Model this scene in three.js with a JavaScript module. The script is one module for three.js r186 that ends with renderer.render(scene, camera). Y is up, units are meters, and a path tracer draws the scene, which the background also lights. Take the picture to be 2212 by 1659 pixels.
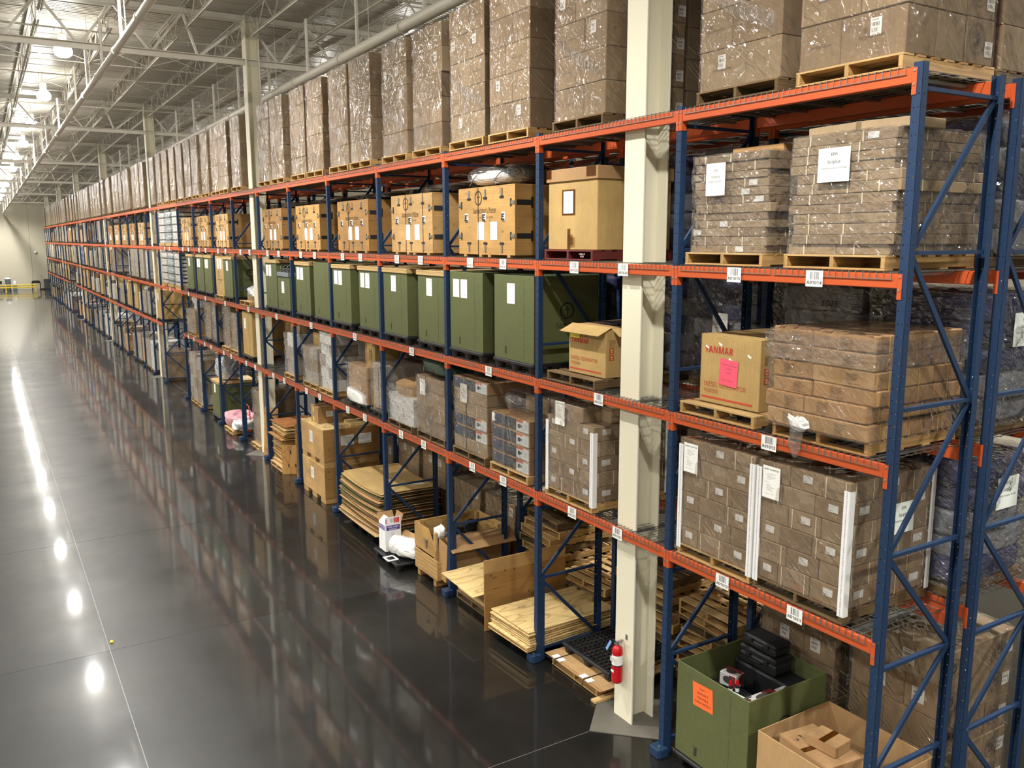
import * as THREE from 'three';
import { mergeGeometries, mergeVertices, toCreasedNormals } from 'three/addons/utils/BufferGeometryUtils.js';

// ---------- camera, exposure ----------
const camera = new THREE.PerspectiveCamera(47.96, 2212 / 1659, 0.05, 400);
camera.rotation.order = 'YXZ';
camera.position.set(-5.9611, 5.6277, 4.0709);
camera.rotation.set(-0.1663, -0.5485, -0.0012);
const renderer = new THREE.WebGLRenderer({ antialias: true });
renderer.toneMapping = THREE.LinearToneMapping;
renderer.toneMappingExposure = 1.1;
renderer.shadowMap.enabled = true;
const scene = new THREE.Scene();
scene.background = new THREE.Color(0x000000);
const LAMP_COLOR = new THREE.Color(1.0, 0.99, 0.95);
const LAMP_POWER = 270;          // candela of one high bay lamp
const LAMP_CONE = 1.32;           // half angle of the downward beam
const LAMP_Y = 10.4, LAMP_STEP = 7.62, LAMP_Z0 = -21.6;
const LAMP_ROWS = [-3.67, 6.0, -12.6];

// ---------- small helpers ----------
function rng(seed) { let a = seed >>> 0; return () => { a = (a + 0x6D2B79F5) >>> 0; let t = a; t = Math.imul(t ^ (t >>> 15), t | 1); t ^= t + Math.imul(t ^ (t >>> 7), t | 61); return ((t ^ (t >>> 14)) >>> 0) / 4294967296; }; }
const R = rng(77);
const rr = (a, b) => a + (b - a) * R();
const pick = (l) => l[Math.floor(R() * l.length) % l.length];
const used = {};
function numbered(n) { const k = used[n] = (used[n] ?? -1) + 1; return k ? n + '_' + String(k).padStart(3, '0') : n; }
function thing(name, label, category, x = 0, y = 0, z = 0, turn = 0, group) {
  const o = new THREE.Group(); o.name = numbered(name); o.position.set(x, y, z); o.rotation.y = turn;
  o.userData = { label, category }; if (group) o.userData.group = group;
  scene.add(o); return o;
}
function part(name, geo, mat, parent, x = 0, y = 0, z = 0) {
  const m = new THREE.Mesh(geo, mat); m.name = name; m.position.set(x, y, z); m.castShadow = m.receiveShadow = true;
  parent.add(m); return m;
}
function single(name, label, category, geo, mat, x, y, z, group) {
  const m = new THREE.Mesh(geo, mat); m.name = numbered(name); m.position.set(x, y, z); m.castShadow = m.receiveShadow = true;
  m.userData = { label, category }; if (group) m.userData.group = group; scene.add(m); return m;
}
function copy(src, x, y, z, label, turn) {
  const c = src.clone(); c.name = numbered(src.name.replace(/_\d{3}$/, '')); c.position.set(x, y, z);
  if (turn !== undefined) c.rotation.y = turn;
  c.userData = { ...src.userData, label }; scene.add(c); return c;
}
function structure(name) { const o = new THREE.Group(); o.name = name; o.userData = { kind: 'structure' }; scene.add(o); return o; }

// ---------- geometry ----------
const cache = new Map();
const memo = (k, f) => { if (!cache.has(k)) cache.set(k, f()); return cache.get(k); };
// chamfered box with planar uv in metres, u along the longer side of each face
function cbox(w, h, d, c = 0.004, uo = 0) {
  return memo(`c${w.toFixed(3)},${h.toFixed(3)},${d.toFixed(3)},${c},${uo}`, () => {
    const H = [w / 2, h / 2, d / 2]; c = Math.min(c, H[0] * .9, H[1] * .9, H[2] * .9);
    const P = (s, a) => { const p = [0, 0, 0]; for (let i = 0; i < 3; i++) p[i] = s[i] * (H[i] - (i === a ? 0 : c)); return p; };
    const pos = [], nor = [], uv = [];
    const tri = (a, b, cc) => {
      const u = [b[0] - a[0], b[1] - a[1], b[2] - a[2]], v = [cc[0] - a[0], cc[1] - a[1], cc[2] - a[2]];
      let n = [u[1] * v[2] - u[2] * v[1], u[2] * v[0] - u[0] * v[2], u[0] * v[1] - u[1] * v[0]];
      const m = [(a[0] + b[0] + cc[0]), (a[1] + b[1] + cc[1]), (a[2] + b[2] + cc[2])];
      if (n[0] * m[0] + n[1] * m[1] + n[2] * m[2] < 0) { [b, cc] = [cc, b]; n = n.map((q) => -q); }
      const l = Math.hypot(...n) || 1; n = n.map((q) => q / l);
      const ax = Math.abs(n[0]) > Math.abs(n[1]) ? (Math.abs(n[0]) > Math.abs(n[2]) ? 0 : 2) : (Math.abs(n[1]) > Math.abs(n[2]) ? 1 : 2);
      let [i, j] = [[2, 1], [0, 2], [0, 1]][ax]; if (H[j] > H[i]) [i, j] = [j, i];
      for (const p of [a, b, cc]) { pos.push(...p); nor.push(...n); uv.push(p[i] + uo * .37 + ax * .13, p[j] + uo * .61 + ax * .29); }
    };
    const quad = (a, b, cc, dd) => { tri(a, b, cc); tri(a, cc, dd); };
    const S = [-1, 1];
    for (let a = 0; a < 3; a++) for (const s of S) {
      const b = (a + 1) % 3, e = (a + 2) % 3; const k = [[-1, -1], [1, -1], [1, 1], [-1, 1]].map(([p, q]) => { const t = [0, 0, 0]; t[a] = s; t[b] = p; t[e] = q; return P(t, a); });
      quad(...k);
    }
    for (let e = 0; e < 3; e++) { const a = (e + 1) % 3, b = (e + 2) % 3; for (const p of S) for (const q of S) {
      const t = (x) => { const r = [0, 0, 0]; r[e] = x; r[a] = p; r[b] = q; return r; };
      quad(P(t(-1), a), P(t(1), a), P(t(1), b), P(t(-1), b)); } }
    for (const x of S) for (const y of S) for (const z of S) tri(P([x, y, z], 0), P([x, y, z], 1), P([x, y, z], 2));
    const g = new THREE.BufferGeometry();
    g.setAttribute('position', new THREE.Float32BufferAttribute(pos, 3)); g.setAttribute('normal', new THREE.Float32BufferAttribute(nor, 3)); g.setAttribute('uv', new THREE.Float32BufferAttribute(uv, 2));
    return g;
  });
}
const at = (g, x, y, z, rx = 0, ry = 0, rz = 0) => { const q = g.clone(); q.applyMatrix4(new THREE.Matrix4().compose(new THREE.Vector3(x, y, z), new THREE.Quaternion().setFromEuler(new THREE.Euler(rx, ry, rz)), new THREE.Vector3(1, 1, 1))); return q; };
const plain = (g) => { g = g.index ? g.toNonIndexed() : g; for (const k of Object.keys(g.attributes)) if (!['position', 'normal', 'uv'].includes(k)) g.deleteAttribute(k); return g; };
const merge = (l) => mergeGeometries(l.map(plain));
// box sheet with uv in metres, no chamfer (12 triangles)
function box(w, h, d) { return memo(`b${w.toFixed(4)},${h.toFixed(4)},${d.toFixed(4)}`, () => {
  const g = new THREE.BoxGeometry(w, h, d), uv = g.attributes.uv, p = g.attributes.position, n = g.attributes.normal;
  for (let i = 0; i < p.count; i++) { const ax = Math.abs(n.getX(i)) > .5 ? 0 : Math.abs(n.getY(i)) > .5 ? 1 : 2; uv.setXY(i, ax === 0 ? p.getZ(i) : p.getX(i), ax === 1 ? p.getZ(i) : p.getY(i)); }
  return g; }); }
function bar(a, b, w, h = w) { // square bar from a to b
  const A = new THREE.Vector3(...a), B = new THREE.Vector3(...b), L = A.distanceTo(B), g = new THREE.BoxGeometry(w, h, L);
  const m = new THREE.Matrix4().lookAt(B, A, Math.abs(B.clone().sub(A).normalize().y) > .99 ? new THREE.Vector3(1, 0, 0) : new THREE.Vector3(0, 1, 0));
  m.setPosition(A.add(B).multiplyScalar(.5)); g.applyMatrix4(m); return g;
}
function rod(pts, r, seg = 6, closed = false, n) { return new THREE.TubeGeometry(new THREE.CatmullRomCurve3(pts.map((p) => new THREE.Vector3(...p)), closed, 'catmullrom', .2), n ?? Math.max(1, (pts.length - 1) * 6), r, seg, closed); }
const cyl = (r, h, s = 12, r2 = r) => memo(`y${r},${h},${s},${r2}`, () => new THREE.CylinderGeometry(r2, r, h, s));
const lathe = (pts, s = 20) => new THREE.LatheGeometry(pts.map((p) => new THREE.Vector2(...p)), s);

// ---------- textures ----------
function lattice(n, seed) { const q = rng(seed), a = new Float32Array(n * n); for (let i = 0; i < a.length; i++) a[i] = q(); return a; }
function tileNoise(nx, ny, seed) { // value noise, repeats on the unit square
  const q = rng(seed), a = new Float32Array(nx * ny); for (let i = 0; i < a.length; i++) a[i] = q();
  return (u, v) => { let x = (u - Math.floor(u)) * nx, y = (v - Math.floor(v)) * ny; const i = Math.floor(x) % nx, j = Math.floor(y) % ny; x -= Math.floor(x); y -= Math.floor(y); x = x * x * (3 - 2 * x); y = y * y * (3 - 2 * y);
    const i2 = (i + 1) % nx, j2 = (j + 1) % ny; return (a[j * nx + i] * (1 - x) + a[j * nx + i2] * x) * (1 - y) + (a[j2 * nx + i] * (1 - x) + a[j2 * nx + i2] * x) * y; };
}
function fbm(nx, ny, oct, seed, gain = .5) { const l = []; for (let o = 0; o < oct; o++) l.push(tileNoise(nx << o, ny << o, seed + o * 101)); return (u, v) => { let s = 0, w = 1, t = 0; for (const f of l) { s += w * f(u, v); t += w; w *= gain; } return s / t; }; }
function tex(w, h, f, srgb = false, repeatM = 1, repeatN = repeatM) {
  const d = new Uint8Array(w * h * 4);
  for (let j = 0; j < h; j++) for (let i = 0; i < w; i++) { const c = f((i + .5) / w, (j + .5) / h), k = (j * w + i) * 4; if (typeof c === 'number') d[k] = d[k + 1] = d[k + 2] = Math.max(0, Math.min(255, c * 255)); else for (let q = 0; q < 3; q++) d[k + q] = Math.max(0, Math.min(255, c[q] * 255)); d[k + 3] = 255; }
  const t = new THREE.DataTexture(d, w, h); t.wrapS = t.wrapT = THREE.RepeatWrapping; t.magFilter = THREE.LinearFilter; t.minFilter = THREE.LinearMipmapLinearFilter; t.generateMipmaps = true;
  if (srgb) t.colorSpace = THREE.SRGBColorSpace; t.repeat.set(1 / repeatM, 1 / repeatN); t.needsUpdate = true; return t;
}
const clamp = (x, a = 0, b = 1) => Math.min(b, Math.max(a, x));
const tCard = (() => { const a = fbm(5, 5, 4, 11), b = tileNoise(120, 12, 5), c = tileNoise(128, 128, 6); return tex(256, 256, (u, v) => .8 + .16 * a(u, v) + .05 * b(u, v) + .05 * c(u, v), true, 1.1); })();
const tPine = (() => { const w = fbm(2, 3, 3, 21), f = fbm(2, 64, 3, 31), k = fbm(3, 3, 4, 41); return tex(256, 256, (u, v) => { const r = Math.sin((v * 9 + w(u, v) * 2.2) * 6.283) * .5 + .5, s = .74 + .15 * f(u, v) + .1 * k(u, v) - .12 * r * r; return [s, s * .95, s * .86]; }, true, 1.2, .6); })();
const tPly = (() => { const w = fbm(2, 3, 4, 51), f = fbm(3, 90, 2, 61), q = tileNoise(3, 3, 71); return tex(512, 512, (u, v) => { const h = w(u, v) * 7 + v * 5, r = Math.abs(((h % 1) + 1) % 1 - .5) * 2, s = .8 + .12 * f(u, v) - .2 * Math.pow(r, 5) + .1 * (q(u, v) - .5); return [s, s * (.94 - .05 * Math.pow(r, 5)), s * (.84 - .1 * Math.pow(r, 5))]; }, true, 2.2, 1.1); })();
const tPlySoft = (() => { const w = fbm(2, 3, 4, 57), f = fbm(2, 70, 2, 67), q = fbm(5, 5, 3, 77), k = tileNoise(14, 14, 79); return tex(512, 512, (u, v) => { const s = .8 + .1 * f(u, v) + .2 * (q(u, v) - .5) - (k(u, v) > .93 ? .25 * (k(u, v) - .93) / .07 : 0) + .05 * w(u, v); return [s, s * .95, s * .88]; }, true, 1.6, 1.1); })();
const tOld = (() => { const f = fbm(2, 48, 3, 81), k = fbm(4, 4, 4, 91); return tex(256, 256, (u, v) => { const s = .55 + .3 * f(u, v) + .25 * (k(u, v) - .5); return [s, s * .94, s * .84]; }, true, 1.1, .5); })();
const tConc = (() => { const a = fbm(3, 3, 6, 101, .62), b = fbm(10, 4, 4, 111), c = tileNoise(300, 300, 121); return tex(1024, 1024, (u, v) => { const s = .3 + .85 * Math.pow(a(u, v), 1.4) + .3 * (b(u, v) - .5) + .03 * c(u, v); return [s, s * .985, s * .95]; }, true, 10.16); })();
const tConcR = (() => { const a = fbm(6, 6, 5, 131, .6), s = tileNoise(200, 40, 141); return tex(512, 512, (u, v) => { const r = .55 + .4 * a(u, v) + .02 * s(u, v); return [1, r, 1]; }, false, 5.08); })();
const tFilm = (() => { // stretch film: drawn tight, with sparse slanting pleats and puckers
  const a = fbm(3, 18, 2, 151, .5), b = fbm(14, 3, 2, 161, .5), c = fbm(6, 6, 3, 171, .55), m = fbm(3, 3, 2, 181), pl = (x, w) => Math.exp(-Math.pow((x - .5) / w, 2));
  return tex(512, 512, (u, v) => { const k = clamp((m(u, v) - .3) * 3), q = clamp((m(u + .5, v + .3) - .46) * 6); return .16 * pl(a(u, v + .8 * u), .07) * k + .11 * pl(b(u + .3 * v, v), .06) * q + .8 * c(u, v); }, false, 1.05); })();
const tFilm2 = (() => { // crumpled loose film: creases between flat facets
  const c = fbm(5, 8, 3, 191, .6), a = fbm(3, 16, 2, 201), d = fbm(9, 9, 2, 207), pl = (x, w) => Math.exp(-Math.pow((x - .5) / w, 2));
  return tex(512, 512, (u, v) => .6 * Math.abs(c(u, v) - .5) * 2 + .1 * pl(a(u, v + .7 * u), .07) + .16 * Math.abs(d(u + v, v) - .5) * 2, false, .8); })();
const tPlastic = (() => { const a = fbm(60, 60, 2, 211), b = fbm(3, 3, 3, 221); return tex(256, 256, (u, v) => .86 + .1 * a(u, v) + .08 * (b(u, v) - .5), true, 1); })();

// ---------- materials ----------
const lin = (r, g, b) => new THREE.Color().setRGB(r, g, b);
const hex = (h) => new THREE.Color(h);
const M = (o) => new THREE.MeshStandardMaterial(o);
const mat = {
  blue: new THREE.MeshPhysicalMaterial({ color: hex(0x1e3350), roughness: .5, specularIntensity: .6 }),
  blueDark: M({ color: hex(0x1d3350), roughness: .45 }),
  orange: new THREE.MeshPhysicalMaterial({ color: lin(.5, .085, .022), roughness: .42, specularIntensity: .7 }),
  bolt: M({ color: hex(0xb9bdc0), roughness: .3, metalness: .9 }),
  zinc: M({ color: hex(0x9a9c98), roughness: .35, metalness: .85 }),
  cream: M({ color: hex(0xdfd8c0), roughness: .5 }),
  steelWhite: M({ color: hex(0xcfc9bb), roughness: .5 }),
  deck: M({ color: hex(0xbab4a6), roughness: .38, metalness: .15 }),
  wall: M({ color: hex(0xcac2ac), roughness: .8 }),
  concrete: new THREE.MeshPhysicalMaterial({ color: lin(.017, .0168, .0157), map: tConc, roughness: .5, roughnessMap: tConcR, specularIntensity: .6, clearcoat: .8, clearcoatRoughness: .055 }),
  joint: M({ color: lin(.22, .215, .2), roughness: .7 }),
  pad: M({ color: lin(.3, .28, .24), map: tConc, roughness: .6 }),
  card: [0xb48a58, 0xa98358, 0xbb9566].map((c) => M({ color: hex(c), map: tCard, roughness: .82 })),
  brown: [0x977f60, 0x8e7658, 0x9e8768].map((c) => M({ color: hex(c), map: tCard, roughness: .85 })),
  tan: M({ color: hex(0xba995f), map: tCard, roughness: .8 }),
  grey: M({ color: hex(0xb4a99b), map: tCard, roughness: .8 }),
  ply: [0xf0dcaa, 0xd8b980, 0xc29a60].map((c) => M({ color: hex(c), map: tPly, roughness: .62 })),
  board: [0xc49f63, 0xcba974, 0xae8750].map((c) => M({ color: hex(c), map: tPlySoft, roughness: .6 })),
  pine: [0xd9bd8b, 0xcaa873, 0xb8935f].map((c) => M({ color: hex(c), map: tPine, roughness: .7 })),
  old: [0xa58d68, 0x8c7655, 0x756247].map((c) => M({ color: hex(c), map: tOld, roughness: .85 })),
  redwood: M({ color: hex(0x8a2f2c), map: tOld, roughness: .7 }),
  green: M({ color: lin(.118, .132, .043), map: tPlastic, roughness: .6 }),
  greenDark: M({ color: hex(0x3c4a2a), roughness: .7 }),
  black: M({ color: hex(0x17181a), roughness: .55 }),
  blackMatte: M({ color: hex(0x1c1c1c), roughness: .85 }),
  rubber: M({ color: hex(0x111111), roughness: .7 }),
  paper: M({ color: hex(0xe8e6e0), roughness: .75 }),
  white: M({ color: hex(0xe4e3df), roughness: .55 }),
  strap: M({ color: hex(0xd9cfae), roughness: .5 }),
  strapDark: M({ color: hex(0x1d1c1b), roughness: .4 }),
  yellow: M({ color: hex(0xe0c01c), roughness: .45 }),
  red: M({ color: hex(0xb5121b), roughness: .25 }),
  greenBag: M({ color: hex(0x2e3a2c), roughness: .9 }),
  pink: M({ color: hex(0xd79aa2), roughness: .5 }),
  orangePlastic: M({ color: hex(0xd6502a), roughness: .4 }),
  bale: [0x20244f, 0x77787f, 0x262b57, 0x66656e].map((c) => M({ color: hex(c), roughness: .75 })),
  greyPlastic: M({ color: hex(0x6d747c), roughness: .5 }),
  tape: new THREE.MeshPhysicalMaterial({ color: hex(0xd6c59c), roughness: .2, transmission: 1, thickness: 0, ior: 1.45 }),
  film: new THREE.MeshPhysicalMaterial({ color: lin(.9, .88, .86), roughness: .06, transmission: .98, thickness: 0, ior: 1.75, bumpMap: tFilm, bumpScale: .06 }),
  filmSoft: new THREE.MeshPhysicalMaterial({ color: lin(.9, .89, .88), roughness: .08, transmission: .96, thickness: 0, ior: 1.8, bumpMap: tFilm2, bumpScale: .06 }),
  wrapWhite: new THREE.MeshPhysicalMaterial({ color: hex(0xd9d6d2), roughness: .45, clearcoat: .8, clearcoatRoughness: .16, bumpMap: tFilm2, bumpScale: .03 }),
  wrapGrey: new THREE.MeshPhysicalMaterial({ color: hex(0xa39c92), roughness: .5, clearcoat: .8, clearcoatRoughness: .15, bumpMap: tFilm, bumpScale: .02 }),
  foil: new THREE.MeshPhysicalMaterial({ color: hex(0xdcdcde), roughness: .25, metalness: .6, bumpMap: tFilm2, bumpScale: .05 }),
  lens: M({ color: hex(0xffffff), roughness: .4, emissive: LAMP_COLOR.clone(), emissiveIntensity: 65 }),
};

// ---------- print: two sheets of small printed pieces (opaque paper, and ink on the bare surface) ----------
function sheet(W, H) { const cv = document.createElement('canvas'); cv.width = W; cv.height = H; const g = cv.getContext('2d'); return { cv, g, W, H, x: 0, y: 0, row: 0, cells: {} }; }
const paperSheet = sheet(2048, 2048), inkSheet = sheet(2048, 1024);
function cell(s, name, w, h, draw) {
  if (s.x + w + 4 > s.W) { s.x = 0; s.y += s.row + 4; s.row = 0; }
  const c = { x: s.x + 2, y: s.y + 2, w, h }; s.x += w + 4; s.row = Math.max(s.row, h); s.cells[name] = c;
  s.g.save(); s.g.beginPath(); s.g.rect(c.x, c.y, w, h); s.g.clip(); s.g.translate(c.x, c.y); draw(s.g, w, h); s.g.restore();
}
const fill = (g, c, x, y, w, h) => { g.fillStyle = c; g.fillRect(x, y, w, h); };
function say(g, t, x, y, px, color = '#222', font = 'sans-serif', style = '', align = 'center', max) { g.fillStyle = color; g.font = `${style} ${px}px ${font}`; g.textAlign = align; g.textBaseline = 'middle'; max ? g.fillText(t, x, y, max) : g.fillText(t, x, y); }
function bars(g, x, y, w, h, seed, color = '#222') { const q = rng(seed); let k = x; while (k < x + w) { const a = 1 + q() * 4; fill(g, color, k, y, a, h); k += a + 1 + q() * 4; } }
function lines(g, x, y, w, n, step, color = '#999') { const q = rng(n * 7 + w | 0); for (let i = 0; i < n; i++) fill(g, color, x, y + i * step, w * (.45 + .55 * q()), Math.max(1.5, step * .28)); }
const P = (n, w, h, f) => cell(paperSheet, n, w, h, f), K = (n, w, h, f) => cell(inkSheet, n, w, h, f);
P('blank', 96, 128, (g, w, h) => { fill(g, '#e9e7e1', 0, 0, w, h); });
P('sleeve', 96, 128, (g, w, h) => { fill(g, '#cfcbc6', 0, 0, w, h); fill(g, '#e6e3de', 5, 5, w - 10, h - 10); });
P('doc', 256, 384, (g, w, h) => { fill(g, '#efede7', 0, 0, w, h); say(g, 'MAKE US MATTER', w / 2, 40, 26, '#222', 'sans-serif', 'bold', 'center', w - 40); lines(g, 60, 90, 150, 5, 16); lines(g, 30, 190, 90, 1, 14); lines(g, 60, 220, 130, 6, 14); lines(g, 40, 330, 170, 1, 14); });
P('surplus', 384, 320, (g, w, h) => { fill(g, '#e3e8e0', 0, 0, w, h); say(g, 'EFH', w / 2, 60, 44, '#222', 'sans-serif', 'bold'); say(g, 'Surplus', w / 2, 130, 44, '#222', 'sans-serif', 'bold'); say(g, 'Pallet # Surplus 101-204', w / 2, 190, 26, '#333', 'sans-serif', 'italic bold'); });
P('surplusPale', 320, 384, (g, w, h) => { fill(g, '#dcd8d4', 0, 0, w, h); say(g, 'EFH', w / 2, 90, 40, '#777', 'sans-serif', 'bold'); say(g, 'Surplus', w / 2, 160, 40, '#777', 'sans-serif', 'bold'); say(g, 'Pallet # 101-071', w / 2, 220, 28, '#777', 'sans-serif', 'bold'); });
P('event', 256, 360, (g, w, h) => { fill(g, '#ecebe6', 0, 0, w, h); say(g, 'Event 312 Module', w / 2, 36, 28, '#444', 'sans-serif', '', 'center', w - 24); say(g, 'Pallet 0020', w / 2, 76, 28, '#444'); say(g, '01/2017', w / 2, 240, 26, '#444'); say(g, 'Add-On Module', w / 2, 300, 28, '#444', 'sans-serif', '', 'center', w - 30); });
P('pinkNote', 256, 288, (g, w, h) => { fill(g, '#f0566f', 0, 0, w, h); ['T1 Electrical Module', '5K GEN', 'Pallet', '', 'Tier 5/ Wave 1'].forEach((t, i) => say(g, t, w / 2, 60 + i * 42, 27, '#5a2030', 'sans-serif', '', 'center', w - 20)); });
P('orangeNote', 288, 256, (g, w, h) => { fill(g, '#f26a2e', 0, 0, w, h); ['Tier 1', 'Module 3', 'Overflow', 'Pallet #079-3'].forEach((t, i) => say(g, t, w / 2, 50 + i * 50, 36, '#5a2a18', 'sans-serif', 'bold')); });
P('pinkHalf', 128, 128, (g, w, h) => { fill(g, '#efe9ee', 0, 0, w, h); fill(g, '#f27fb0', 24, 16, w - 36, h - 16); });
P('yellowNote', 160, 112, (g, w, h) => { fill(g, '#e8dc4a', 0, 0, w, h); say(g, 'CAUTION', w / 2, 60, 24, '#6b6420'); });
P('tools', 512, 176, (g, w, h) => { fill(g, '#30354e', 0, 0, 150, h); fill(g, '#23252f', 150, 0, 190, h); fill(g, '#c9ccce', 340, 0, w - 340, h); fill(g, '#c8502f', 340, 0, 92, 34); fill(g, '#4a6a62', 370, 70, 50, 36); fill(g, '#22282a', 362, 62, 34, 60); lines(g, 440, 60, 60, 5, 18, '#98a0a3'); lines(g, 170, 40, 150, 5, 22, '#646b7c'); fill(g, '#8a7fae', 14, 20, 30, 30); fill(g, '#dcdfe4', 148, 0, 3, h); });
P('sticker', 96, 64, (g, w, h) => { fill(g, '#d9d8d4', 0, 0, w, h); lines(g, 8, 8, 60, 4, 9, '#b4b2ae'); bars(g, 8, 46, 30, 10, 3, '#777'); });
P('shipper', 112, 112, (g, w, h) => { fill(g, '#dddad4', 0, 0, w, h); fill(g, '#555', 10, 12, 70, 4); bars(g, 10, 30, 84, 24, 8, '#444'); bars(g, 10, 66, 60, 26, 9, '#444'); });
P('corner', 48, 1024, (g, w, h) => { fill(g, '#e9e7e6', 0, 0, w, h); g.save(); g.rotate(Math.PI / 2); for (let i = 0; i < 9; i++) say(g, 'MAKE US MATTER', 60 + i * 115, -w / 2, 14, '#8a8794', 'sans-serif', 'bold'); g.restore(); });
P('clean', 256, 256, (g, w, h) => { fill(g, '#e6e5e8', 0, 0, w, h); fill(g, '#42307e', 14, 14, w - 28, 76); say(g, 'VITAL OXIDE', w / 2, 40, 30, '#e8e6f4', 'sans-serif', 'bold'); say(g, 'DISINFECTANT', w / 2, 72, 20, '#e8e6f4', 'sans-serif', 'bold'); lines(g, 90, 112, 70, 6, 24, '#b5b3bb'); });
P('cleanTop', 256, 96, (g, w, h) => { fill(g, '#e6e5e8', 0, 0, w, h); fill(g, '#c43a3a', 2, 20, 16, 66); bars(g, 90, 24, 30, 50, 4, '#555'); fill(g, '#c8403f', 140, 14, 96, 72); lines(g, 150, 22, 70, 6, 10, '#e39a98'); });
P('alarm', 256, 128, (g, w, h) => { fill(g, '#e4e2df', 0, 0, w, h); fill(g, '#b5322c', 0, 0, w, 14); fill(g, '#1f2022', 14, 84, 110, 34); fill(g, '#35373a', 180, 30, 26, 90); fill(g, '#55575c', 30, 40, 80, 30); lines(g, 130, 40, 40, 4, 12, '#aaa'); });
P('alarmTop', 256, 128, (g, w, h) => { fill(g, '#b9b4b0', 0, 0, w, h); fill(g, '#7b2724', 150, 0, 106, h); g.fillStyle = '#3c3632'; g.beginPath(); g.ellipse(130, 60, 80, 40, 0, 0, 7); g.fill(); });
P('extLabel', 128, 64, (g, w, h) => { fill(g, '#cfccc2', 0, 0, w, h); for (let i = 0; i < 6; i++) fill(g, ['#4b5a78', '#333', '#5c6c58', '#b9b04a', '#444', '#555'][i], 6 + i * 20, 10 + (i % 3) * 14, 11, 12); lines(g, 8, 50, 100, 2, 6, '#888'); });
P('roof', 160, 200, (g, w, h) => { fill(g, '#d9d6d0', 0, 0, w, h); lines(g, 20, 30, 120, 9, 16, '#77737a'); });
for (let b = 0; b < 37; b++) for (let k = 1; k <= 5; k++) P(`tag${b}_${k}`, 92, 80, (g, w, h) => { fill(g, '#e8e7e3', 0, 0, w, h); bars(g, 24, 6, 48, 38, b * 5 + k, '#666'); say(g, 'A01' + String((b + 1) * 10 + k).padStart(3, '0'), w / 2, 60, 24, '#222', 'sans-serif', 'bold', 'center', w - 8); });
function emblem(g, x, y, r, c) { g.strokeStyle = c; g.lineWidth = r * .2; g.beginPath(); g.arc(x, y, r, 2.3, 5.5); g.stroke(); g.beginPath(); g.arc(x, y, r, -.75, 2.2); g.stroke(); g.lineWidth = r * .14; g.beginPath(); g.moveTo(x, y - r * .62); g.lineTo(x, y + r * .72); g.moveTo(x - r * .45, y - r * .1); g.lineTo(x + r * .45, y - r * .2); g.stroke(); }
K('logo', 512, 320, (g, w, h) => { emblem(g, w * .31, 84, 66, '#3a2c1c'); say(g, 'Samaritan\u2019s Purse', w / 2 + 20, 208, 72, '#33261a', 'serif', '', 'center', w - 50); say(g, 'INTERNATIONAL RELIEF', w / 2 + 60, 276, 22, '#5b4630', 'serif', '', 'center', 300); });
K('logoDark', 512, 320, (g, w, h) => { emblem(g, w * .31, 84, 66, '#161c10'); say(g, 'Samaritan\u2019s Purse', w / 2 + 20, 208, 72, '#161c10', 'serif', '', 'center', w - 50); say(g, 'INTERNATIONAL RELIEF', w / 2 + 60, 276, 22, '#161c10', 'serif', '', 'center', 300); });
K('logoSmall', 256, 96, (g, w, h) => { emblem(g, 70, 24, 16, '#574634'); say(g, 'Samaritan\u2019s Purse', w / 2, 70, 30, '#5b4a38', 'serif', '', 'center', w - 20); });
K('globe', 192, 192, (g, w, h) => { const c = '#4a3b2c'; g.strokeStyle = c; g.lineWidth = 3; for (const r of [88, 78, 56]) { g.beginPath(); g.arc(96, 96, r, 0, 7); g.stroke(); } g.fillStyle = c; for (const [x, y, a, b] of [[80, 70, 18, 24], [118, 100, 14, 26], [90, 124, 20, 12], [112, 64, 12, 10]]) { g.beginPath(); g.ellipse(x, y, a, b, .4, 0, 7); g.fill(); } });
K('yanmar', 512, 160, (g, w, h) => { say(g, 'YANMAR', w / 2, h / 2, 118, '#b8291f', 'sans-serif', 'bold', 'center', w - 10); });
K('diesel', 768, 200, (g, w, h) => { say(g, 'DIESEL GENERATOR', 6, 52, 84, '#b04a2c', 'sans-serif', '', 'left', w - 12); say(g, 'YDG5500', 6, 142, 66, '#b04a2c', 'sans-serif', '', 'left'); });
K('diesel2', 768, 200, (g, w, h) => { say(g, 'DIESEL GENERATOR', 6, 52, 84, '#b04a2c', 'sans-serif', '', 'left', w - 12); say(g, 'YDG3700', 6, 142, 66, '#b04a2c', 'sans-serif', '', 'left'); });
K('handle', 96, 192, (g, w, h) => { for (const y of [10, 104]) { fill(g, '#a8442c', 8, y, 78, 78); fill(g, '#c69a63', 26, y + 18, 42, 20); fill(g, '#c69a63', 34, y + 46, 28, 20); } });
K('smallprint', 160, 128, (g, w, h) => { lines(g, 6, 10, 140, 8, 15, '#6a5238'); });
K('cart', 192, 128, (g, w, h) => { g.fillStyle = '#2c2118'; for (const [x, y] of [[40, 40], [76, 92]]) { g.beginPath(); g.moveTo(x - 26, y); g.lineTo(x, y - 20); g.lineTo(x + 26, y); g.fill(); } g.strokeStyle = '#b0733c'; g.lineWidth = 2; g.strokeRect(30, 24, 60, 84); });
K('cartText', 192, 96, (g, w, h) => { lines(g, 8, 10, 120, 4, 14, '#8a6238'); fill(g, '#4a3828', 110, 66, 70, 18); });
K('carrier', 128, 160, (g, w, h) => { fill(g, '#23241a', 56, 20, 18, 120); for (let i = 0; i < 4; i++) fill(g, '#23241a', 34, 40 + i * 26, 62, 12); fill(g, '#23241a', 30, 8, 6, 30); fill(g, '#23241a', 94, 8, 6, 30); });
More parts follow.
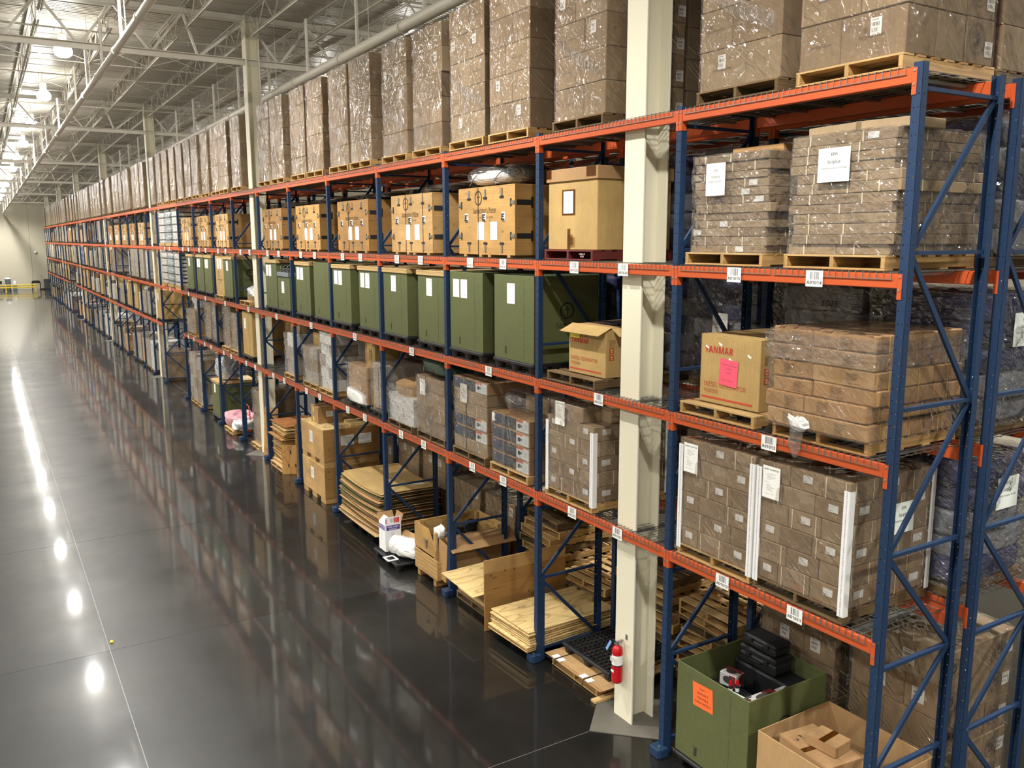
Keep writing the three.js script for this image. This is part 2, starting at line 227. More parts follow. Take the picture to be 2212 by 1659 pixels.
K('arrow', 128, 128, (g, w, h) => { g.fillStyle = '#2a2018'; g.beginPath(); g.moveTo(20, 50); g.lineTo(38, 14); g.lineTo(56, 50); g.fill(); fill(g, '#2a2018', 32, 50, 12, 60); g.beginPath(); g.moveTo(72, 50); g.lineTo(90, 14); g.lineTo(108, 50); g.fill(); fill(g, '#2a2018', 84, 50, 12, 60); });
K('marks', 256, 96, (g, w, h) => { say(g, '\u25cf  \u25b2  \u25a0', 128, 24, 22, '#6a4a3a'); say(g, 'BC \u00b7 7F \u00b7 ATELES', 128, 66, 26, '#6a4a3a', 'sans-serif', 'bold', 'center', 230); });
K('hand1045', 192, 80, (g, w, h) => { say(g, '1045', w / 2, h / 2, 60, '#15151d', 'sans-serif', 'italic'); });
K('hand1067', 192, 80, (g, w, h) => { say(g, '1067', w / 2, h / 2, 60, '#15151d', 'sans-serif', 'italic'); });
K('redpallet', 256, 96, (g, w, h) => { say(g, 'OWNED BY', w / 2, 28, 30, '#d8b0a8', 'sans-serif', 'bold'); say(g, 'PECO', w / 2, 66, 36, '#d8b0a8', 'sans-serif', 'bold'); });
function sheetTexture(s) { const t = new THREE.CanvasTexture(s.cv); t.colorSpace = THREE.SRGBColorSpace; t.magFilter = THREE.LinearFilter; t.needsUpdate = true; return t; }
mat.print = M({ map: sheetTexture(paperSheet), roughness: .7 });
mat.ink = M({ map: sheetTexture(inkSheet), roughness: .8, transparent: true, polygonOffset: true, polygonOffsetFactor: -1 });
function cellPlane(s, name, w, h, face) {
  return memo(`p${name},${w},${h},${face},${s === inkSheet}`, () => {
    const g = new THREE.PlaneGeometry(w, h), c = s.cells[name], uv = g.attributes.uv;
    for (let i = 0; i < 4; i++) uv.setXY(i, (c.x + uv.getX(i) * c.w) / s.W, 1 - (c.y + (1 - uv.getY(i)) * c.h) / s.H);
    if (face === 'front') g.rotateY(-Math.PI / 2); if (face === 'top') g.rotateX(-Math.PI / 2); if (face === 'back') g.rotateY(Math.PI); if (face === 'topfront') { g.rotateX(-Math.PI / 2); g.rotateY(-Math.PI / 2); }
    return g;
  });
}
const paper = (parent, name, c, w, h, face, x, y, z) => part(name, cellPlane(paperSheet, c, w, h, face), mat.print, parent, x, y, z);
const ink = (parent, name, c, w, h, face, x, y, z) => part(name, cellPlane(inkSheet, c, w, h, face), mat.ink, parent, x, y, z);

// ---------- the building ----------
const Z_END = -110, Z_START = 17, X_LEFT = -19, X_RIGHT = 17;
const SLOPE = 0.0095, roofY = (z) => SLOPE * (z + 18.4);
const COL_Z = (k) => -3.32 - 15.24 * k;
{ // floor: polished concrete poured in panels with sawn, filled joints
  const floor = structure('floor');
  part('joint_filler', box(X_RIGHT - X_LEFT + 1, .1, Z_START - Z_END + 1), mat.joint, floor, (X_LEFT + X_RIGHT) / 2, -.0535, (Z_START + Z_END) / 2);
  const S = 5.08, g = memo('slab', () => { const q = new THREE.BoxGeometry(S - .009, .06, S - .009); return q; });
  for (let i = -3; i <= 3; i++) for (let j = -5; j < 24; j++) {
    const x = .2 + (i - .5) * S, z = -3.32 - (j + .5) * S, q = g.clone(), uv = q.attributes.uv, p = q.attributes.position;
    for (let k = 0; k < p.count; k++) uv.setXY(k, p.getX(k) + x + i * 3.3, p.getZ(k) + z + j * 1.7);
    part('concrete_slab', q, mat.concrete, floor, x, -.03, z);
  }
  for (let k = 0; k < 7; k++) part('column_pad', memo('pad', () => { const q = new THREE.CylinderGeometry(.62, .62, .012, 4, 1); q.rotateY(k ? 0 : 0); return q; }), mat.pad, floor, .22, .003, COL_Z(k));
}
{ const far = structure('wall_far'); // tilt-up panels
  for (let i = 0; i < 4; i++) part('wall_panel', cbox(9.1, 12.4, .3, .015), mat.wall, far, -14.5 + i * 9.115, 6.2, Z_END - .15);
  const left = structure('wall_left'); for (let i = 0; i < 14; i++) part('wall_panel', cbox(.3, 12.4, 9.1, .015), mat.wall, left, X_LEFT - .15, 6.2, Z_START - 4.6 - i * 9.115);
  const right = structure('wall_right'); for (let i = 0; i < 14; i++) part('wall_panel', cbox(.3, 12.4, 9.1, .015), mat.wall, right, X_RIGHT + .15, 6.2, Z_START - 4.6 - i * 9.115);
  const near = structure('wall_near'); for (let i = 0; i < 4; i++) part('wall_panel', cbox(9.1, 12.4, .3, .015), mat.wall, near, -14.5 + i * 9.115, 6.2, Z_START + .15);
}
{ // ceiling: ribbed steel deck in sheets, ribs across the aisle
  const ceiling = structure('ceiling'); const L = X_RIGHT - X_LEFT + .6, P0 = .1524;
  const g = memo('decksheet', () => { const prof = []; for (let k = 0; k < 6; k++) { const z = k * P0; prof.push([z, 0], [z + .085, 0], [z + .1, .04], [z + .137, .04]); } prof.push([6 * P0, 0]);
    const pos = [], idx = []; prof.forEach(([z, y]) => pos.push(-L / 2, y, z, L / 2, y, z)); for (let i = 0; i + 1 < prof.length; i++) { const a = i * 2; idx.push(a, a + 1, a + 2, a + 1, a + 3, a + 2); }
    const n = prof.length; prof.forEach(([z, y]) => pos.push(-L / 2, y + .02, z, L / 2, y + .02, z)); for (let i = 0; i + 1 < n; i++) { const a = (n + i) * 2; idx.push(a, a + 2, a + 1, a + 1, a + 2, a + 3); }
    let q = new THREE.BufferGeometry(); q.setAttribute('position', new THREE.Float32BufferAttribute(pos, 3)); q.setIndex(idx); q = q.toNonIndexed(); q.computeVertexNormals(); return q; });
  const step = 6 * P0; for (let z = Z_END - .3; z < Z_START + .3; z += step) part('deck_sheet', g, mat.deck, ceiling, (X_LEFT + X_RIGHT) / 2, 11.17 + roofY(z), z);
  for (let z = Z_START + .5; z > Z_END - .5; z -= 6.4) { const q = part('roof_insulation', box(L, .1, 6.402), mat.wall, ceiling, (X_LEFT + X_RIGHT) / 2, 11.33 + roofY(z - 3.2), z - 3.2); q.rotation.x = -Math.atan(SLOPE); }
}
const ORD = ['zeroth', 'first', 'second', 'third', 'fourth', 'fifth', 'sixth', 'seventh', 'eighth', 'ninth', 'tenth', 'eleventh', 'twelfth', 'thirteenth', 'fourteenth', 'fifteenth', 'sixteenth', 'seventeenth', 'eighteenth', 'nineteenth', 'twentieth', ...['first', 'second', 'third', 'fourth', 'fifth', 'sixth', 'seventh', 'eighth', 'ninth'].map((q) => 'twenty-' + q), 'thirtieth', ...['first', 'second', 'third', 'fourth', 'fifth', 'sixth', 'seventh', 'eighth', 'ninth'].map((q) => 'thirty-' + q), 'fortieth'];
const JX = []; for (let k = -7; k <= 11; k++) JX.push(.2 - 1.524 * k); // joist lines
// wide flange columns in the rack line
for (let k = 0; k < 7; k++) {
  const z = COL_Z(k), H = 11.05 + roofY(z), f = .327;
  const t = thing('steel_column', `cream wide-flange steel column inside the rack, ${ORD[k + 1]} along the aisle from the near end`, 'column', .085, 0, z, 0, 'building columns along the rack');
  part('front_flange', cbox(.024, H, f, .004), mat.cream, t, .012, H / 2, 0);
  part('rear_flange', cbox(.024, H, f, .004), mat.cream, t, .328, H / 2, 0);
  part('web', box(.294, H, .014), mat.cream, t, .17, H / 2, 0);
}
// joist girders at each column line
const angle2 = (L, s, th) => memo(`a${L.toFixed(2)},${s}`, () => merge([at(new THREE.BoxGeometry(L, th, s), 0, 0, s / 2 + .012), at(new THREE.BoxGeometry(L, s, th), 0, s / 2, .012 + th / 2), at(new THREE.BoxGeometry(L, th, s), 0, 0, -s / 2 - .012), at(new THREE.BoxGeometry(L, s, th), 0, s / 2, -.012 - th / 2)]));
for (let k = -1; k < 7; k++) {
  const z = COL_Z(k), y = roofY(z), L = X_RIGHT - X_LEFT;
  const t = thing('roof_girder', k < 0 ? 'white steel roof girder overhead behind the camera end of the aisle' : `white steel truss girder crossing the ceiling at the ${ORD[k + 1]} rack column`, 'girder', 0, y, z, 0, 'truss girders across the hall');
  part('top_chord', angle2(L, .13, .014), mat.steelWhite, t, (X_LEFT + X_RIGHT) / 2, 10.93, 0);
  part('bottom_chord', at(angle2(L, .13, .014), 0, 0, 0, Math.PI), mat.steelWhite, t, (X_LEFT + X_RIGHT) / 2, 10.02, 0);
  const nodes = JX.filter((x) => x > X_LEFT + .3 && x < X_RIGHT - .3);
  for (let i = 0; i + 1 < nodes.length; i++) {
    const a = nodes[i], b = nodes[i + 1], end = Math.abs(a - .2) < .01 ? -.45 : 0, m = (a + b) / 2 + end;
    const on = i % 2 ? .05 : .04;
    part('web_member', bar([a, 10.96, 0], [m, 9.98, 0], on, .06), mat.steelWhite, t); part('web_member', bar([b, 10.96, 0], [m, 9.98, 0], .06, on), mat.steelWhite, t);
  }
}
{ // bar joists between the girders, each with one bent web rod
  const span = 15.24, web = memo('web', () => { const l = []; const n = 22; for (let i = 0; i < n; i++) { const a = -span / 2 + .35 + i * (span - .7) / n, b = a + (span - .7) / n; l.push(bar([0, i % 2 ? 10.55 : 11.1, a], [0, i % 2 ? 11.1 : 10.55, b], .02)); } return merge(l); });
  const top = at(angle2(span - .05, .05, .006), 0, 0, 0, 0, Math.PI / 2), bot = at(angle2(span - .9, .045, .006), 0, 0, 0, Math.PI, Math.PI / 2);
  let proto = null;
  for (let k = -1; k < 7; k++) JX.forEach((x, i) => {
    if (x < X_LEFT + .4 || x > X_RIGHT - .4 || (k < 0 && x > -9)) { if (k < 0) return; }
    const z = COL_Z(k) - span / 2, y = roofY(z), label = `thin zigzag bar joist, ${ORD[i + 1]} line from the right wall, ${ORD[k + 2]} span from near end`;
    if (!proto) { proto = thing('roof_joist', label, 'joist', x, y, z, 0, 'bar joists under the roof deck'); part('top_chord', top, mat.steelWhite, proto, 0, 11.1, 0); part('bottom_chord', bot, mat.steelWhite, proto, 0, 10.55, 0); part('web', web, mat.steelWhite, proto); proto.rotation.x = -Math.atan(SLOPE); } else copy(proto, x, y, z, label);
  });
  // cross bridging between joists
  let bp = null; for (let k = 0; k < 6; k++) for (const f of [.33, .67]) for (let i = 0; i + 1 < JX.length; i++) {
    const a = JX[i], b = JX[i + 1]; if (a > 6 || b < -7) continue; const z = COL_Z(k) - span * f, label = `crossed bridging rods, ${ORD[i + 1]} joist gap from the right wall, ${ORD[k * 2 + (f > .5 ? 2 : 1)]} row along`;
    if (!bp) { bp = thing('bridging_brace', label, 'brace', b, roofY(z), z, 0, 'bridging between the joists'); for (const [p, q] of [[10.57, 11.08], [11.08, 10.57]]) part('rod', bar([0, p, 0], [a - b, q, 0], .018), mat.steelWhite, bp); part('rod', bar([0, 10.53, 0], [a - b, 10.53, 0], .02), mat.steelWhite, bp); } else copy(bp, b, roofY(z), z, label);
  }
}
{ // sprinkler mains with couplings, drops and branch lines
  const main = (x, y, r, label, L) => {
    const zc = 5 - L / 2, t = thing('sprinkler_main', label, 'pipe', x, y + roofY(zc), zc); t.rotation.x = -Math.atan(SLOPE);
    const p = part('pipe', cyl(r, L, 20), mat.steelWhite, t); p.rotation.x = Math.PI / 2;
    for (let s = -L / 2 + 1.5; s < L / 2; s += 3.05) { const c = part('coupling', cyl(r + .018, .09, 20), mat.steelWhite, t, 0, 0, s); c.rotation.x = Math.PI / 2; part('riser', cyl(.032, 10.52 - y, 10), mat.steelWhite, t, 0, (10.52 - y) / 2, s + .9); }
    for (let s = -L / 2 + 3; s < L / 2; s += 6.1) part('hanger', bar([0, r, s], [0, 11.1 - y, s], .012), mat.steelWhite, t);
  };
  main(-3.2, 9.42, .07, 'bright white sprinkler main along the ceiling over the open aisle', 114);
  main(.82, 9.27, .105, 'thick beige sprinkler main just above the top row of wrapped loads', 63);
  let bl = null; for (let i = 0; i < 19; i++) { const z = -1.3 - i * 6.1, y = 10.52 + roofY(z), label = `thin sprinkler branch pipe crossing under the joists, ${ORD[i + 1]} from the near wall`;
    if (!bl) { bl = thing('branch_pipe', label, 'pipe', 0, y, z, 0, 'sprinkler branch pipes'); const p = part('pipe', cyl(.021, 22, 8), mat.steelWhite, bl, -3, 0, 0); p.rotation.z = Math.PI / 2; for (let x = -13; x < 8; x += 3) part('sprinkler_head', lathe([[0, -.07], [.02, -.065], [.006, -.05], [.012, -.02], [.012, 0]], 8), mat.zinc, bl, x, -.01, 0); } else copy(bl, 0, y, z, label); }
}
{ // high bay lamps
  let proto = null; const n = 18;
  LAMP_ROWS.forEach((x, r) => { for (let i = -4; i < 12; i++) {
    if (r && i > 9) continue; const z = LAMP_Z0 - i * LAMP_STEP; if (z > Z_START - 1) continue; const y = LAMP_Y + roofY(z);
    const where = r === 0 ? 'over the open aisle' : r === 1 ? 'over the aisle behind the racks' : 'over the far side of the hall';
    const label = `glowing high bay lamp ${where}, ${ORD[i + 5]} from the near wall`;
    if (!proto) {
      proto = thing('high_bay_lamp', label, 'lamp', x, y, z, 0, 'high bay lamps in rows');
      part('ballast_housing', lathe([[0, .42], [.09, .42], [.1, .4], [.1, .22], [.07, .17], [0, .17]], 20), mat.steelWhite, proto);
      part('stem', cyl(.012, .34, 8), mat.steelWhite, proto, 0, .585, 0);
      part('lamp_lens', lathe([[0, -.16], [.12, -.15], [.2, -.09], [.22, 0], [.19, .1], [.1, .165], [0, .17]], 24), mat.lens, proto);
    } else copy(proto, x, y, z, label);
    const lamp = new THREE.SpotLight(LAMP_COLOR, LAMP_POWER, 0, LAMP_CONE, .75, 2); lamp.position.set(x, y - .02, z); lamp.target.position.set(x, 0, z); lamp.castShadow = true; lamp.shadow.radius = 9; scene.add(lamp, lamp.target);
  } });
}

// ---------- pallet racks ----------
const BAY = 2.54, LV = [0, 2.374, 3.868, 5.362, 6.864], DEPTH = 1.07, REAR = 1.30, FRAME_H = 6.90;
const ZF = []; for (let k = 0; k <= 11; k++) ZF.push(-BAY * k); for (let j = 0; j <= 14; j++) ZF.push(-32.1 - BAY * j); for (let j = 0; j <= 10; j++) ZF.push(-71.82 - BAY * j);
const TUNNEL = (b) => ZF[b] - ZF[b + 1] > 3;
const bayName = (b) => `${ORD[b + 1]} bay`;
const levelName = ['floor level', 'lowest shelf', 'second shelf', 'third shelf', 'top shelf'];
const postHoled = () => memo('postHoled', () => { // open C section with two rows of punched holes on the face and one on the flank
  const face = (w, xs) => { const s = new THREE.Shape(); s.moveTo(-w / 2, 0); s.lineTo(w / 2, 0); s.lineTo(w / 2, FRAME_H); s.lineTo(-w / 2, FRAME_H); s.closePath(); for (const x of xs) for (let y = .1; y < FRAME_H - .05; y += .0996) { const h = new THREE.Path(); h.absellipse(x, y, .0058, .0075, 0, Math.PI * 2, true); s.holes.push(h); } return new THREE.ExtrudeGeometry(s, { depth: .003, bevelEnabled: false, curveSegments: 3 }); };
  const f = face(.076, [-.018, .018]); f.rotateY(-Math.PI / 2); f.translate(.003, 0, 0);        // front at x = 0
  const a = face(.07, [.004]); a.translate(.035, 0, .035); const b = face(.07, [.004]); b.translate(.035, 0, -.038);
  return merge([f, a, b]);
});
const postPlain = () => memo('postPlain', () => merge([at(new THREE.BoxGeometry(.003, FRAME_H, .076), .0015, FRAME_H / 2, 0), at(new THREE.BoxGeometry(.07, FRAME_H, .003), .035, FRAME_H / 2, .0365), at(new THREE.BoxGeometry(.07, FRAME_H, .003), .035, FRAME_H / 2, -.0365)]));
const footShape = () => memo('foot', () => { const s = new THREE.Shape(); s.moveTo(-.075, -.06); s.lineTo(-.045, -.075); s.lineTo(.05, -.075); s.lineTo(.05, .075); s.lineTo(-.045, .075); s.lineTo(-.075, .06); s.closePath(); const g = new THREE.ExtrudeGeometry(s, { depth: .085, bevelEnabled: true, bevelSize: .008, bevelThickness: .012, bevelSegments: 2 }); g.rotateX(-Math.PI / 2); return g; });
const NODE = [.16, 1.16, 2.12, 3.1, 4.3, 5.52, 6.72]; // brace nodes up the frame, rear and front in turn
function rackFrame(x, z, near, label) {
  const t = thing('rack_frame', label, 'rack frame', x, 0, z, 0, x < 1 ? 'upright frames of the aisle rack' : 'upright frames of the rear rack');
  const pg = near ? postHoled() : postPlain(), m = mat.blue;
  part('post', pg, m, t); const rp = part('post', pg, m, t, DEPTH, 0, 0); rp.rotation.y = Math.PI;
  if (near) { part('post_stiffener', cbox(.05, 1.18, .07, .004), m, t, .1, .59, 0); }
  for (const fx of [.0, DEPTH]) { const f = part('base_plate', footShape(), m, t, fx + (fx ? .02 : -.02), .014, 0); if (fx) f.rotation.y = Math.PI; if (near) part('anchor_bolt', cyl(.014, .03, 6), mat.zinc, t, fx + (fx ? .075 : -.075) * .7, .12, .035); }
  // horizontals and diagonals: channel strips between the posts
  const strip = (a, b) => bar(a, b, .026, .045);
  for (const [i, y] of NODE.entries()) part('horizontal_brace', memo(`hb${i}`, () => bar([.06, y, 0], [DEPTH - .06, y, 0], .04, .03)), m, t);
  for (let i = 0; i + 1 < NODE.length; i++) { const up = i % 2 === 0; part('diagonal_brace', memo(`db${i}`, () => strip([up ? DEPTH - .06 : .06, NODE[i], up ? 0 : 0], [up ? .06 : DEPTH - .06, NODE[i + 1], 0])), m, t); }
  return t;
}
ZF.forEach((z, k) => { rackFrame(0, z, k < 12, `blue upright rack frame with diagonal braces on the aisle side, ${ORD[k + 1]} from the near end`); });
const REAR_FRAMES = 17;
ZF.slice(0, REAR_FRAMES).forEach((z, k) => { rackFrame(REAR, z, k < 5, `blue upright rack frame in the rear row behind the aisle rack, ${ORD[k + 1]} from near end`); });
// beams
const bracketGeo = () => memo('bracket', () => merge([at(new THREE.BoxGeometry(.005, .194, .036), -.004, -.097, -.022), at(new THREE.BoxGeometry(.06, .194, .005), .027, -.097, -.0415)]));
const boltGeo = () => memo('bolthead', () => { const g = new THREE.CylinderGeometry(.0085, .0095, .008, 8); g.rotateZ(Math.PI / 2); return g; });
function rackBeam(x, b, lv, face, near, label, group) { // face: -1 looks to the aisle, 1 to the rear
  const L = ZF[b] - ZF[b + 1] - .084, zc = (ZF[b] + ZF[b + 1]) / 2;
  const t = thing('rack_beam', label, 'rack beam', x, LV[lv], zc, 0, group); const m = mat.orange;
  part('beam', memo(`beam${L.toFixed(2)}`, () => merge([at(cbox(.05, .108, L, .006), .022, -.058, 0), at(cbox(.022, .03, L, .004), .009, -.014, 0)])), m, t);
  for (const s of [-1, 1]) { // brackets hooked over the posts at both ends
    const g = bracketGeo(), p = part('bracket', g, m, t, 0, 0, s * (L / 2 + .042)); if (s < 0) p.scale.z = -1;
    if (near) { for (const y of [-.022, -.122]) part('bolt', boltGeo(), mat.bolt, t, -.009, y, s * (L / 2 + .042 - .022)); }
  }
  if (face > 0) t.rotation.y = Math.PI;
  return t;
}
const NB = ZF.length - 1;
for (let b = 0; b < NB; b++) for (let lv = 1; lv <= 4; lv++) {
  if (TUNNEL(b) && lv === 1) continue;
  const t = rackBeam(0, b, lv, -1, b < 5, `orange rack beam along the aisle, front edge of the ${levelName[lv]}, ${bayName(b)} from the near end`, 'front beams of the aisle rack');
  if (b < 12) { // location tags with bar codes
    const tags = lv === 1 ? [[1, -.45], [2, .44]] : lv === 2 ? [[3, b % 2 ? -.06 : -.06]] : lv === 3 ? [[4, -.46], [5, .45]] : [];
    for (const [k, dz] of tags) paper(t, 'location_tag', `tag${b}_${k}`, .175, .15 * .9, 'front', -.016, -.063, -dz).rotation.z = 0;
  }
  if (b < 13) rackBeam(DEPTH, b, lv, 1, false, `orange rack beam at the back of the ${levelName[lv]}, ${bayName(b)} of the aisle rack`, 'rear beams of the aisle rack');
  if (b < 13) { rackBeam(REAR, b, lv, -1, false, `orange beam of the rear row, ${levelName[lv]}, ${bayName(b)}, side toward the aisle rack`, 'beams of the rear rack'); if (b < 6 || b > 10) rackBeam(REAR + DEPTH, b, lv, 1, false, `orange beam of the rear row, ${levelName[lv]}, ${bayName(b)}, far side`, 'far beams of the rear rack'); }
}
// wire decks: wires run front to back and fold down over the beams
{ const W = 1.17, mesh = memo('wiredeck', () => { const l = []; const n = 19; for (let i = 0; i < n; i++) { const z = -W / 2 + .012 + i * (W - .024) / (n - 1); l.push(at(new THREE.BoxGeometry(DEPTH + .022, .0055, .0055), DEPTH / 2, .012, z), at(new THREE.BoxGeometry(.0055, .056, .0055), -.011, -.014, z)); } for (let i = 0; i < 9; i++) l.push(at(new THREE.BoxGeometry(.0055, .0055, W), .06 + i * .12, .006, 0)); l.push(at(new THREE.BoxGeometry(.0055, .0055, W), -.012, -.042, 0)); return merge(l); });
  const chan = cbox(DEPTH - .06, .03, .05, .003); let proto = null;
  const put = (x, y, z, label, grp) => { if (!proto) { proto = thing('wire_deck', label, 'wire deck', x, y, z, 0, 'wire decks on the rack beams'); part('wire_mesh', mesh, mat.zinc, proto); for (const s of [-.4, 0, .4]) part('support_channel', chan, mat.zinc, proto, DEPTH / 2, -.02, s); } else copy(proto, x, y, z, label); };
  for (let b = 0; b < 12; b++) for (let lv = 1; lv <= 4; lv++) { if (TUNNEL(b)) continue; const zc = (ZF[b] + ZF[b + 1]) / 2; for (const s of [-1, 1]) { put(0, LV[lv], zc + s * .6, `galvanised wire deck panel on the ${levelName[lv]}, ${s > 0 ? 'nearer' : 'farther'} half of the ${bayName(b)}`); if (b < 2) put(REAR, LV[lv], zc + s * .6, `galvanised wire deck panel in the rear row, ${levelName[lv]}, ${s > 0 ? 'nearer' : 'farther'} half, ${bayName(b)}`); } }
}

// ---------- building blocks of the loads: front looks down -x to the aisle, width runs along z, origin at the middle of the base ----------
const top = (lv) => lv ? LV[lv] + .017 : .004;
function shell(w, h, d, seed, amp, bulge = .012, seg = 1) { // wrapped skin round a stack
  return memo(`s${w},${h},${d},${seed},${amp},${bulge}`, () => {
    const n = (x) => Math.max(3, Math.round(x / .085 * seg)), D = d + .014, H = h + .01, W = w + .014;
    let g = new THREE.BoxGeometry(D, H, W, n(d), n(h), n(w)); const keep = []; for (const q of g.groups) if (q.materialIndex !== 3) for (let i = 0; i < q.count; i++) keep.push(g.index.array[q.start + i]); g.setIndex(keep);
    const p = g.attributes.position, uv = g.attributes.uv, nn = g.attributes.normal, N = fbm(5, 5, 3, 900 + seed, .6);
    const f = (x, y, z) => N(.31 * x + .23 * z + seed * .17, .21 * y + .11 * x - .07 * z);
    for (let i = 0; i < p.count; i++) {
      let x = p.getX(i), y = p.getY(i), z = p.getZ(i); const ax = Math.abs(nn.getX(i)) > .5 ? 0 : Math.abs(nn.getY(i)) > .5 ? 1 : 2;
      uv.setXY(i, (ax === 0 ? z : x) + seed * .41 + ax, (ax === 1 ? z : y) + seed * .27);
      const k = amp * 2 * f(x * 6, y * 6, z * 6), ex = Math.abs(x) / (D / 2), ez = Math.abs(z) / (W / 2), top_ = y > H / 2 - 1e-4;
      const r = 1 - .02 * Math.pow(ex * ez, 8); x *= r; z *= r;
      if (ex > .999) x += Math.sign(x) * (k + bulge * (1 - ez * ez)); if (ez > .999) z += Math.sign(z) * (k + bulge * (1 - ex * ex)); if (top_) y += k * .6 - .012 * Math.pow(Math.max(ex, ez), 10);
      p.setXYZ(i, x, y + H / 2, z);
    }
    g.computeVertexNormals(); return g;
  });
}
function lump(w, h, d, seed, rough = .25, pw = .55) { // soft bag or bundle
  return memo(`l${w},${h},${d},${seed},${rough},${pw}`, () => {
    const g = new THREE.SphereGeometry(1, 36, 24), p = g.attributes.position, uv = g.attributes.uv, N = fbm(4, 4, 4, 700 + seed, .6), s = (x) => Math.sign(x) * Math.pow(Math.abs(x), pw);
    for (let i = 0; i < p.count; i++) { const x = p.getX(i), y = p.getY(i), z = p.getZ(i), k = 1 + rough * (N(.5 + .2 * x + .13 * z + seed * .1, .5 + .21 * y + .17 * z) - .5) * 2; p.setXYZ(i, s(x) * d / 2 * k, Math.max(0, (s(y) * .5 + .5) * h * (y > 0 ? k : 1)), s(z) * w / 2 * k); uv.setXY(i, uv.getX(i) * (w + d), uv.getY(i) * h * 2); }
    g.computeVertexNormals(); return g;
  });
}
// pallets
function buildPallet(t, m, w = 1.0, d = 1.2) {
  for (const s of [-w / 2 + .021, 0, w / 2 - .021]) part('stringer', cbox(d, .086, .038, .003, Math.round(s * 9)), m[1], t, 0, .016 + .043, s);
  const n = 7; for (let i = 0; i < n; i++) { const bw = i === 0 || i === n - 1 ? .135 : .098; part('deck_board', cbox(bw, .017, w, .002, i), m[i % 3], t, -d / 2 + bw / 2 + i * (d - bw) / (n - 1), .1105, 0); }
  for (let i = 0; i < 4; i++) part('bottom_board', cbox(.11, .016, w, .002, i + 3), m[(i + 1) % 3], t, -d / 2 + .055 + i * (d - .11) / 3, .008, 0);
  return t;
}
const PAL = .12, palletProto = {};
function pallet(kind, x, y, z, label, turn = 0) {
  const k = kind; if (palletProto[k]) return copy(palletProto[k], x, y, z, label, turn);
  const t = thing('wooden_pallet', label, 'pallet', x, y, z, turn, 'wooden pallets under the loads');
  buildPallet(t, { pine: mat.pine, old: mat.old, red: [mat.redwood, mat.redwood, mat.redwood] }[kind]); if (kind === 'red') ink(t, 'stencil', 'redpallet', .2, .075, 'front', -.604, .059, .3);
  return palletProto[k] = t;
}
let plasticProto = null;
function plasticPallet(x, y, z, label, turn = 0) {
  if (plasticProto) return copy(plasticProto, x, y, z, label, turn);
  const t = plasticProto = thing('plastic_pallet', label, 'pallet', x, y, z, turn, 'black plastic pallets'); const w = 1.02, d = 1.18;
  const grid = []; for (let i = 0; i < 13; i++) grid.push(at(new THREE.BoxGeometry(d - .06, .03, .018), 0, .122, -w / 2 + .05 + i * (w - .1) / 12)); for (let i = 0; i < 15; i++) grid.push(at(new THREE.BoxGeometry(.018, .03, w - .06), -d / 2 + .05 + i * (d - .1) / 14, .122, 0));
  part('deck_grid', merge(grid), mat.black, t);
  for (const s of [-1, 1]) { part('rim', cbox(d, .05, .04, .012), mat.black, t, 0, .114, s * (w / 2 - .02)); part('rim', cbox(.04, .05, w - .08, .012), mat.black, t, s * (d / 2 - .02), .114, 0); }
  for (const x of [-d / 2 + .08, 0, d / 2 - .08]) for (const z of [-w / 2 + .08, 0, w / 2 - .08]) part('foot', memo('pfoot', () => { const g = new THREE.CylinderGeometry(.085, .06, .09, 4, 1); g.rotateY(Math.PI / 4); return g; }), mat.black, t, x, .045, z);
  return t;
}
// stacks of cartons; layers: {h, zs: widths, xs: depths}; hidden inner cartons are left out
function cartons(t, w, d, layers, mats, o = {}) {
  let y = 0; const list = [];
  layers.forEach((L, li) => {
    const sz = L.zs.reduce((a, b) => a + b), sx = L.xs.reduce((a, b) => a + b), dz = (L.dz ?? 0) + (o.jit ? rr(-o.jit, o.jit) : 0), dx = (o.jit ? rr(-o.jit, o.jit) : 0); let z = -w / 2;
    L.zs.forEach((a, i) => { const cw = a / sz * w; let x = -d / 2; L.xs.forEach((b, j) => { const cd = b / sx * d;
      if (!(i > 0 && i < L.zs.length - 1 && j > 0 && li < layers.length - 1)) {
        const m = part('carton', cbox(cd - .004, L.h - .003, cw - .004, o.c ?? .007, (i + j + li) % 4), pick(mats), t, x + cd / 2 + dx + rr(-.004, .004), y + L.h / 2, z + cw / 2 + dz + rr(-.003, .003));
        if (o.tilt) { m.rotation.set(rr(-o.tilt, o.tilt), rr(-o.tilt, o.tilt), rr(-o.tilt, o.tilt)); }
        list.push({ m, li, i, j, x: x + cd / 2 + dx, y: y + L.h / 2, z: z + cw / 2 + dz, w: cw, h: L.h, d: cd, front: j === 0, side: i === L.zs.length - 1 });
      } x += cd; }); z += cw; });
    y += L.h;
  });
  return list;
}
const slotOf = (s) => s > 0 ? 'nearer half' : 'farther half';
